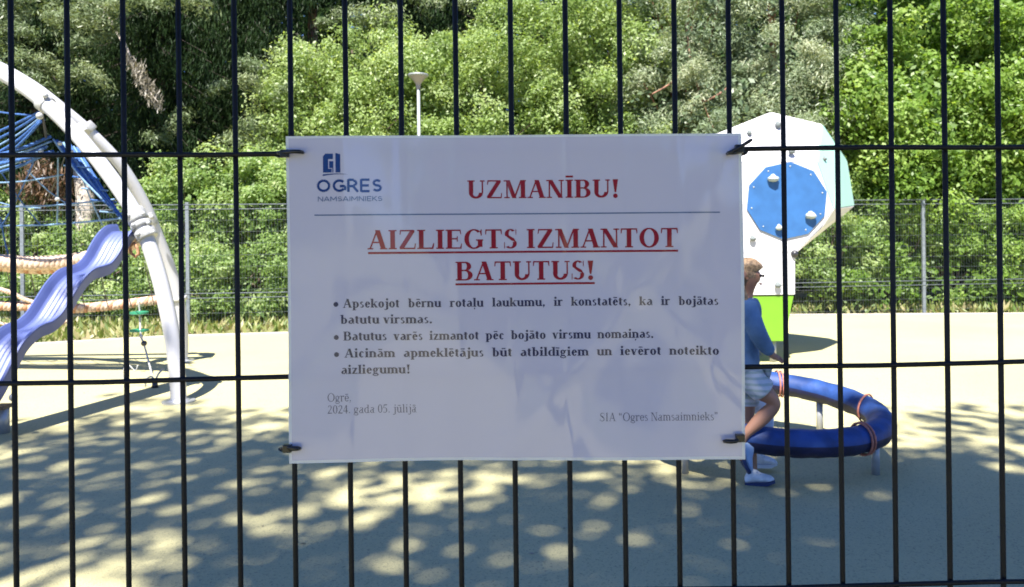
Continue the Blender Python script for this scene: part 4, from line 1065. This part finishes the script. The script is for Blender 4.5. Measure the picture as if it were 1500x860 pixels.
def foliage(centres, spread, per, size, aspect=.5, droop=0.0, upb=.6, flat=.6, stretch=1.0):
    n = len(centres); N_ = n * per
    c = np.repeat(centres, per, 0)
    off = NR.normal(size=(N_, 3)) * spread; off[:, 2] *= flat
    if stretch != 1: off[:, 0] *= stretch; off[:, 1] *= .8; off[:, 1] += off[:, 0] * np.repeat(NR.normal(size=n) * .35, per)
    # every clump is a spray tilted its own way
    tx = np.repeat(NR.normal(size=(n, 2)) * .45, per, 0)
    off[:, 2] += off[:, 0] * tx[:, 0] + off[:, 1] * tx[:, 1] - .35 * np.linalg.norm(off[:, :2], axis=1)
    pos = c + off
    nr = NR.normal(size=(N_, 3)) * .42; nr[:, 2] += upb; nr[:, 1] -= .55; nr[:, 0] -= .1
    nr[:, 0] -= tx[:, 0] * .5; nr[:, 1] -= tx[:, 1] * .5
    nr = unit(nr)
    d = NR.normal(size=(N_, 3)); d[:, 2] -= droop * 3
    a = unit(d - nr * (d * nr).sum(1, keepdims=True)); b = np.cross(nr, a)
    s = size * NR.uniform(.6, 1.35, (N_, 1)) / 2
    rnd = np.clip(np.repeat(NR.uniform(0, 1, n), per) * .55 + NR.uniform(0, 1, N_) * .45 + NR.normal(size=N_) * .05, 0, 1)
    return pos, a * s, b * s * aspect, rnd
def boughs(centres, R_, per, size, aspect=.5, flat=.62, ragged=.19, rough=.6, tilt=.35):
    n = len(centres); N_ = n * per; c = np.repeat(centres, per, 0)
    Rb = np.repeat(R_ * NR.uniform(.55, 1.35, n), per)[:, None]
    v = NR.normal(size=(N_, 3)); v[:, 2] += .55; v[:, 1] -= .45; v = unit(v)
    hang = np.repeat(NR.normal(size=(n, 2)) * tilt, per, 0)
    rr_ = NR.uniform(.55, 1.0, (N_, 1)) ** .6
    off = v * Rb * rr_; off[:, 2] *= flat
    off[:, 2] += off[:, 0] * hang[:, 0] + off[:, 1] * hang[:, 1]
    off += NR.normal(size=(N_, 3)) * ragged * Rb
    nr = unit(v + NR.normal(size=(N_, 3)) * rough + np.array([0, -.2, .3]))
    d = NR.normal(size=(N_, 3)); d[:, 2] -= .5
    a = unit(d - nr * (d * nr).sum(1, keepdims=True)); b = np.cross(nr, a)
    s = size * NR.uniform(.55, 1.45, (N_, 1)) / 2
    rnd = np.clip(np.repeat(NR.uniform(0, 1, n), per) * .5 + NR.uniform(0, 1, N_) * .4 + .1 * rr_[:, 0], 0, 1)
    return c + off, a * s, b * s * aspect, rnd
def ell_points(n, c, r_, shell=.55, front=.75):
    out = []
    while len(out) < n:
        v = NR.normal(size=(n * 3, 3)); v = unit(v) * (NR.uniform(shell ** 3, 1, (n * 3, 1)) ** (1 / 3))
        keep = (v[:, 1] < .25) | (NR.uniform(size=n * 3) > front)
        v = v[keep]; out.extend(list(v[:n - len(out)]))
    p = np.array(out) * np.array(r_) + np.array(c)
    return p
def limbs(root, base, tips, r0, m, height, name='branches', twig=.008):
    mb = MB(); base = Vector(base)
    for t in tips:
        t = Vector(t); h = min(max(.25, (t.z - base.z) * .62), height); st = Vector((base.x, base.y, base.z + h))
        mid = st.lerp(t, .5) + Vector((rng.uniform(-.2, .2), rng.uniform(-.2, .2), rng.uniform(.0, .3)))
        mb.tube(smooth_path([st, mid, t], 3), [r0 * (1 - .85 * k / 6) + twig for k in range(7)], 5)
    return mb.build(name, m, root)
def tree(name, label, cat, base, height, tr, crown_fn, leafm, bark=None, group='trees behind the back fence', n_limbs=14, lr=.035):
    bark = bark or M['bark']
    root = thing(name, label, cat, base, group)
    b = Vector(base)
    MB().tube(smooth_path([b - Vector((0, 0, .1)), b + Vector((rng.uniform(-.1, .1), 0, height * .35)), b + Vector((rng.uniform(-.2, .2), 0, height * .7)), b + Vector((0, 0, height))], 4), [tr * (1.15 - .95 * k / 12) for k in range(13)], 12).build('trunk', bark, root)
    pos, a, bb, rnd, cen = crown_fn()
    idx = NR.choice(len(cen), min(n_limbs, len(cen)), replace=False)
    limbs(root, base, [cen[i] for i in idx], lr, bark, height)
    quads_obj('crown', pos, a, bb, rnd, leafm, root)
    return root
def cat_(*fs): return tuple(np.concatenate(x) for x in zip(*fs))
def crown(ells, bpm, R_, per, size, fill=1.6, **kw):
    def fn():
        cs = []; inner = []
        for (c, r_) in ells:
            area = 4 * math.pi * ((r_[0] * r_[2] + r_[0] * r_[1] + r_[1] * r_[2]) / 3)
            cs.append(ell_points(int(area * bpm), c, r_, .8, .9))
            inner.append(ell_points(int(area * fill), c, tuple(.8 * q for q in r_), .5, .5))
        cs = np.concatenate(cs); cs = cs[cs[:, 2] > .12]; inner = np.concatenate(inner); inner = inner[inner[:, 2] > .12]
        a = boughs(cs, R_, per, size, **kw)
        b = foliage(inner, .22, 30, size * 1.6, aspect=.55, upb=.4)
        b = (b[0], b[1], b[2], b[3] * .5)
        return (*cat_(a, b), cs)
    return fn
def E(px, py, d, rx, rz, ry=None):      # ellipsoid centred at a pixel, radii in metres
    p = P(px, py, d); return ((p.x, p.y, p.z), (rx, ry or rx, rz))
def gb(px, d): p = P(px, 400, d); return (p.x, d, 0)

# light green trees behind the notice
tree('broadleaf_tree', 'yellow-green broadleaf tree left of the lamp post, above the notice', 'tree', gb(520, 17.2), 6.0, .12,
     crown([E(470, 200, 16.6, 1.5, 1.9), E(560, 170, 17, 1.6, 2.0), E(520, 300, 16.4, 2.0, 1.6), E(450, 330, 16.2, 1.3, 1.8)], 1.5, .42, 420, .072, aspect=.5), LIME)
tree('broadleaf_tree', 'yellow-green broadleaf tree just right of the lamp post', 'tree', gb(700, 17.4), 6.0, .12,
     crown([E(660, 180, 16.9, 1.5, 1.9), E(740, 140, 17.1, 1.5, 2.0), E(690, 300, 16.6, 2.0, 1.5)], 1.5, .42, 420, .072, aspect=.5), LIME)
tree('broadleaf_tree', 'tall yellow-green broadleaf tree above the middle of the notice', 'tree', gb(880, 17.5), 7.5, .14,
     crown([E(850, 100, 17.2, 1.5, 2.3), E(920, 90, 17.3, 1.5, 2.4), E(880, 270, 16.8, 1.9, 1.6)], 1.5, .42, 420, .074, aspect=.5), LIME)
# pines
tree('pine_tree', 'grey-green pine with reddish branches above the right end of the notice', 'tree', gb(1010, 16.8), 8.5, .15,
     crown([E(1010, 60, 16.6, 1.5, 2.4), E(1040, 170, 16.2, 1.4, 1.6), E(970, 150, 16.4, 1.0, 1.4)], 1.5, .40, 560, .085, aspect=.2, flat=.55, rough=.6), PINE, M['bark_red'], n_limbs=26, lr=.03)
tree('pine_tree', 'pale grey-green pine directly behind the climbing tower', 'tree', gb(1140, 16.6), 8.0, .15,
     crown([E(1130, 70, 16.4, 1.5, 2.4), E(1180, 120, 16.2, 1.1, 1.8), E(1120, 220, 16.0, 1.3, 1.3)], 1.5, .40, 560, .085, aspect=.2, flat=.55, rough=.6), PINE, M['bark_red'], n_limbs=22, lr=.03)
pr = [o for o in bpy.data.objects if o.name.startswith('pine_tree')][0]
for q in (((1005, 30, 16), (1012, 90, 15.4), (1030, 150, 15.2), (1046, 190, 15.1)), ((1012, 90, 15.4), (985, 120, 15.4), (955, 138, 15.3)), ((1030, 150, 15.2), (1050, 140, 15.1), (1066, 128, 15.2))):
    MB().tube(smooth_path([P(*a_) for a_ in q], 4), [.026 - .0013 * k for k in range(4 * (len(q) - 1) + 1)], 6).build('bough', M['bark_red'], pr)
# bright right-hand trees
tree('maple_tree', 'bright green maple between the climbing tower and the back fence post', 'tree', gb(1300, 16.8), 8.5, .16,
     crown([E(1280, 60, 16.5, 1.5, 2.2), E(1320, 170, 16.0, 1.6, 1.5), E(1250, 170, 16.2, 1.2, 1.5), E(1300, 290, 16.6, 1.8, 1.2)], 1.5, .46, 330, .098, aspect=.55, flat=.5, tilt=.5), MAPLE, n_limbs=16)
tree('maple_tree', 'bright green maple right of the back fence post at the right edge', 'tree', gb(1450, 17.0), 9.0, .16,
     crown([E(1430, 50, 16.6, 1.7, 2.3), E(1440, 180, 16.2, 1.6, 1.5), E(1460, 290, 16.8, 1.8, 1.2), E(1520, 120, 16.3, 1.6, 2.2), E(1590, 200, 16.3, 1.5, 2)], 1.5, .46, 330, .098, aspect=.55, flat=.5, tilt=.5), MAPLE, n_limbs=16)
# dark spruces, left
def spruce(label, px, d, hgt, w, lit, name='spruce_tree', seed=0, z0=1.6, bark=None):
    base = gb(px, d); root = thing(name, label, 'tree', base, 'dark spruces at the back left')
    b = Vector(base)
    MB().tube([b - Vector((0, 0, .1)), b + Vector((0, 0, hgt * .5)), b + Vector((0, 0, hgt))], [.2, .13, .04], 12).build('trunk', bark or M['bark'], root)
    cen = []; br = MB(); r2 = random.Random(seed)
    z = z0
    while z < hgt - .3:
        k = 6 if z > 2 else 4
        for q in range(k):
            a = r2.uniform(0, 2 * math.pi)
            if math.sin(a) > .3 and r2.random() < .5: a = -a
            L = w * (1 - .55 * z / hgt) * r2.uniform(.65, 1.1)
            dirv = Vector((math.cos(a), math.sin(a), 0)); st = b + Vector((0, 0, z))
            tip = st + dirv * L + Vector((0, 0, -.22 * L)); mid = st + dirv * L * .5 + Vector((0, 0, .02))
            br.tube([st, mid, tip], [.022, .014, .004], 4, caps=False)
            for t in np.linspace(.2, 1, 8):
                p = (st.lerp(mid, t * 2) if t < .5 else mid.lerp(tip, t * 2 - 1)); cen.append((p.x, p.y, p.z - .12))
        z += r2.uniform(.16, .26)
    br.build('branches', M['bark_dark'], root)
    cen = np.array(cen); 
    f1 = foliage(cen, .15, 46, .15, aspect=.13, droop=1.3, upb=.1, flat=1.3)
    quads_obj('crown', *f1, SPRUCE, root)
    if lit is not None:
        o = quads_obj('sunlit_sprays', *boughs(np.array([list(P(*q)) for q in lit]), .30, 420, .085, aspect=.22, flat=.42, rough=.6), SPRUCE_LIT, root)  # boughs that catch the sun, painted with the paler needle colour
        o['label'] = 'lighter green sprays with sunlight painted into the needle colour'
    return root
spruce('spruce with lighter green sprays at the top left corner, behind the white arch', 60, 16.4, 10, 2.6, [(25, 6, 14.2), (9, 4, 14.2), (154, 48, 14.5), (22, 32, 14.2), (13, 6, 14.1), (156, 50, 14.5), (132, 12, 14.2), (99, 44, 14.5), (147, 5, 14.4), (108, 30, 14.1), (70, 5, 14.6), (144, 33, 14.2), (153, 34, 14.5), (141, 31, 14.2), (94, 26, 14.1), (38, 49, 14.0), (-11, 38, 14.2), (82, 28, 14.2), (169, 12, 14.2), (19, 38, 14.2), (68, 101, 14.2), (106, 110, 14.1), (12, 73, 14.5), (117, 73, 14.2), (34, 85, 14.0), (132, 109, 14.6), (140, 113, 14.0), (55, 113, 14.5), (78, 112, 14.4), (47, 125, 14.2), (21, 117, 14.3), (57, 127, 14.1)], seed=1, z0=2.0)
spruce('dark spruce with drooping twigs between the white arch and the notice', 235, 16.6, 11, 2.4, [(194, 0, 15.0), (226, 4, 14.6), (288, 8, 14.6), (196, -3, 14.6), (258, -1, 14.5), (259, 186, 15.3), (230, 204, 15.2)], seed=2, z0=2.1)
spruce('darkest spruce with drooping twigs nearest the notice on its left', 370, 17.6, 11, 2.3, [(380, 213, 15.4), (366, 124, 15.1), (381, 99, 15.6), (416, 137, 15.1), (367, 98, 15.2), (365, 195, 15.2), (349, 204, 15.4), (429, 122, 15.6), (401, 183, 15.5), (320, 129, 15.4), (342, 210, 15.9)], seed=3, z0=1.9)
spruce('spruce with a reddish trunk showing above the left part of the notice', 462, 18.8, 12, 2.0, [(504, 26, 17.2), (534, 33, 17.0), (535, 27, 16.9), (562, 38, 16.7), (567, 38, 17.1), (474, 36, 16.8), (567, 27, 16.7), (428, 68, 16.8), (457, 86, 16.6), (420, 85, 16.5)], seed=4, z0=7.6, bark=M['bark_red'])
spruce('dark spruce whose lowest boughs hang above the lamp post', 640, 19.6, 12, 2.6, [(700, -8, 17.7), (685, 6, 17.5), (701, -6, 17.6), (613, 6, 17.7), (635, -1, 17.2), (763, 12, 17.2), (846, 12, 17.0), (796, 15, 17.2)], seed=5, z0=3.4)
# dead hanging bough and reddish trunk
bo = thing('dead_branch', 'pale dead bough hanging in front of the dark spruce right of the white arch', 'branch', P(210, 120, 14.6))
MB().tube(smooth_path([P(150, 10, 15.6), P(172, 48, 15.2), P(186, 72, 14.9), P(196, 100, 14.7), P(214, 128, 14.5), P(232, 150, 14.4)], 4), [.045 - .0019 * k for k in range(21)], 6).build('stem', M['bark_pale'], bo)
cs = np.array([list(P(190 + 42 * t + NR.uniform(-5, 5), 84 + 66 * t + NR.uniform(-6, 6), 14.5)) for t in np.linspace(0, 1, 30)])
DEADM = leaf_mat('dead_needles', [(0.14, 0.125, 0.10), (0.25, 0.225, 0.18), (0.36, 0.33, 0.27)], .2)
quads_obj('dry_twigs', *foliage(cs, .05, 22, .16, aspect=.14, droop=.7, upb=.3, flat=.8), DEADM, bo)
for i_, (a, m_) in enumerate(((((118, 480, 15.0), (121, 400, 15.0), (126, 300, 15.0), (118, 230, 15.2)), M['bark_pale']),)):
    t_ = thing('bare_pine', 'pinkish bare pine trunk behind the blue net and thick ropes', 'tree', P(118, 478, 15.0))
    t_.location.z = 0
    pts_ = [P(*q) for q in a]; pts_[0].z = -.05
    MB().tube(smooth_path(pts_, 4), [.22 - .005 * k for k in range(13)], 12).build('trunk', m_, t_)
    cs = ell_points(44, tuple(P(66, 268, 14.7)), (.65, .4, .5), .1, 0)
    RUST = leaf_mat('rusty_twigs', [(0.03, 0.018, 0.01), (0.11, 0.06, 0.03), (0.22, 0.13, 0.07)], .2)
    quads_obj('dry_foliage', *foliage(cs, .10, 26, .16, aspect=.16, droop=.8, upb=.2, flat=1.0), RUST, t_)['label'] = 'rust-brown dry twigs'
# shrubs
def shrub(label, ells, m=None, dens=1.0, size=.068, R_=.30, per=330, group='shrubs along the back fence', name='shrub', **kw):
    m = m or SHRUB
    c = ells[0][0]; root = thing(name, label, 'shrub', (c[0], c[1], 0), group)
    cs = []; inner = []
    for (cc, r_) in ells:
        area = 4 * math.pi * ((r_[0] * r_[2] + r_[0] * r_[1] + r_[1] * r_[2]) / 3); cs.append(ell_points(int(area * 2.6 * dens), cc, r_, .75, .9)); inner.append(ell_points(int(area * 2.5), cc, tuple(.8 * q for q in r_), .4, .5))
    cs = np.concatenate(cs); cs = cs[cs[:, 2] > .1]; inner = np.concatenate(inner); inner = inner[inner[:, 2] > .1]
    tips = [cs[i] for i in NR.choice(len(cs), 9)]
    limbs(root, (c[0], c[1], 0), tips, .018, M['bark'], .5, 'stems', .006)
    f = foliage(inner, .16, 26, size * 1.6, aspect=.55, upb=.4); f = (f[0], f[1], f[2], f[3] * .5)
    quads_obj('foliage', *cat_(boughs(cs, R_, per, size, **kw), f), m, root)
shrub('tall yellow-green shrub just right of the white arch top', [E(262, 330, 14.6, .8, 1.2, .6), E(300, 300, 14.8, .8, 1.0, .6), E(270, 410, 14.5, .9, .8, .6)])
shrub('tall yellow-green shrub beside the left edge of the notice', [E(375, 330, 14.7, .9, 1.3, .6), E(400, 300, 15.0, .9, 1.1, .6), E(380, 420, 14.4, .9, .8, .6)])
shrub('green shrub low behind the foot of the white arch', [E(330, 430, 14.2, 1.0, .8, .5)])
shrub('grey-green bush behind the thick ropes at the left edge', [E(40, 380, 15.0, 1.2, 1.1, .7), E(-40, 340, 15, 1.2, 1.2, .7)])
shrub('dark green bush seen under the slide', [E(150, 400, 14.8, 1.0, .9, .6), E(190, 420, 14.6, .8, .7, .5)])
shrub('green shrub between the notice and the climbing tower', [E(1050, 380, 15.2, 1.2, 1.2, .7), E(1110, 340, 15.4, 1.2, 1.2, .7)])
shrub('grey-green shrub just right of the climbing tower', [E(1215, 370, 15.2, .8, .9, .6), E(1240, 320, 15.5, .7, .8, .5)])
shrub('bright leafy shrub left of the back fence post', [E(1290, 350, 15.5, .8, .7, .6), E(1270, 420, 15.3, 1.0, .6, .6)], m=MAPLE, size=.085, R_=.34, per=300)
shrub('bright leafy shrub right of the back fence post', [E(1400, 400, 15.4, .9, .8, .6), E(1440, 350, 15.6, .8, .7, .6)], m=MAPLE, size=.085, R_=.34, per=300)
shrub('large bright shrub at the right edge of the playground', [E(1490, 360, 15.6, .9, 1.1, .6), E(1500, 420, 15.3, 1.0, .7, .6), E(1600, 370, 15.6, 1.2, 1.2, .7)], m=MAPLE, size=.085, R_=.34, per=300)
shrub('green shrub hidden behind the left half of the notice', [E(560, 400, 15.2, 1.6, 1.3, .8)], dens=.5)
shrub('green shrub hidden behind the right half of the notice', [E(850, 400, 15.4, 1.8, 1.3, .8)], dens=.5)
# wood far behind
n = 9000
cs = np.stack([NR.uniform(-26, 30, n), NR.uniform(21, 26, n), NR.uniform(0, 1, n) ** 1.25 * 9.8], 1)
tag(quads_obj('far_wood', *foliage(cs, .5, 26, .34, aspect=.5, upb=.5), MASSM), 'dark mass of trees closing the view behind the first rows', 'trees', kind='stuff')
# ground cover beyond the kerb
n = 26000
xs = NR.uniform(-15, 16, n); ys = NR.uniform(11.4, 17.5, n)
ex = np.array([p.x for p in edge]); ey = np.array([p.y for p in edge])
keep = ys > np.interp(xs, ex, ey) + .12
xs, ys = xs[keep], ys[keep]; n = len(xs)
pos = np.stack([xs, ys, NR.uniform(.02, .14, n)], 1)
d = unit(np.stack([NR.normal(size=n) * .5, NR.normal(size=n) * .5, np.ones(n)], 1)); s_ = NR.uniform(.05, .13, (n, 1)); w_ = unit(np.stack([NR.normal(size=n), NR.normal(size=n) * .4, np.zeros(n)], 1))
tag(quads_obj('grass', pos, d * s_, w_ * s_ * .28, NR.uniform(0, 1, n), GRASS), 'rough sunlit grass and weeds along the back edge of the playground', 'grass', kind='stuff')

# ---- the trees over the viewer whose boughs shade the notice and the near ground
def shade_tree(label, base, ells, dens):
    def fn():
        cs = []
        for (c, r_) in ells:
            vol = 4.19 * r_[0] * r_[1] * r_[2]; n_ = int(vol * dens)
            v = unit(NR.normal(size=(n_, 3))) * NR.uniform(0, 1, (n_, 1)) ** (1 / 3); cs.append(v * np.array(r_) + np.array(c))
        cs = np.concatenate(cs)
        w_ = np.sin(cs[:, 0] * 2.3 + cs[:, 2] * 1.1) + np.sin(cs[:, 1] * 2.9 + cs[:, 0] * 1.3 + 1.0) + np.sin(cs[:, 2] * 2.0 - cs[:, 1] * 1.7 + cs[:, 0])
        cs = cs[w_ + NR.normal(size=len(cs)) * .5 > -.75]
        return (*foliage(cs, .30, 66, .18, aspect=.65, upb=.9, flat=.35, stretch=1.9), cs)
    tree('shade_tree', label, 'tree', base, 11.5, .2, fn, SHADEL, group='trees over the viewer', n_limbs=20, lr=.05)
shade_tree('leafy tree behind the viewer, its dappled shade falling on the left of the playground', (-5.5, -4.5, 0), [((-3.7, -3.0, 11.8), (3.3, 3.1, 1.7)), ((-1.4, -3.4, 11.6), (2.6, 2.6, 1.5)), ((-5.0, -5.5, 10.5), (3, 2.5, 1.5))], 1.15)
shade_tree('leafy tree behind the viewer, its solid shade falling on the middle of the near ground', (.3, -5.6, 0), [((.0, -3.9, 11.2), (2.3, 2.6, 1.8)), ((.3, -5.6, 10.4), (3.6, 2.6, 2.0)), ((1.6, -4.4, 11.0), (2.4, 2.6, 1.7))], 2.3)
shade_tree('leafy tree behind the viewer, its shade falling on the right of the near ground', (4.2, -4.6, 0), [((2.3, -3.3, 11.8), (2.5, 2.9, 1.6)), ((5.0, -3.3, 11.8), (2.9, 2.9, 1.5)), ((3.6, -4.9, 10.6), (3.4, 2.4, 1.6))], 1.1)

n = 170
pos = np.stack([NR.uniform(-5, 6, n), NR.uniform(1.6, 11, n), np.full(n, .004)], 1)
nz = unit(NR.normal(size=(n, 3)) * .12 + np.array([0, 0, 1])); d = unit(np.cross(nz, NR.normal(size=(n, 3)))); s_ = NR.uniform(.006, .018, (n, 1))
tag(quads_obj('fallen_leaves', pos, d * s_, np.cross(nz, d) * s_ * .45, NR.uniform(0, 1, n), DEADM), 'tiny dry leaf fragments scattered on the rubber surface', 'leaves', kind='stuff')

for label, px_, z_ in (('unseen broad tree added for reflections well behind the viewer on the left', -5.5, 3.6), ('unseen round tree added for reflections well behind the viewer near the middle', 1.2, 3.0), ('unseen tall tree added for reflections well behind the viewer on the right', 7.5, 4.2)):  # unseen row added to vary the reflection in the notice and darken it
    tree('broadleaf_tree', label, 'tree', (px_, -13, 0), z_ + 1.5, .15, crown([((px_, -13, z_), (2.3, 1.6, z_ * .62)), ((px_ + 1.2, -12.6, z_ * .6), (1.5, 1.3, 1.4))], .8, .7, 200, .16, aspect=.55), MAPLE, group='unseen trees added well behind the viewer for reflections', n_limbs=8)
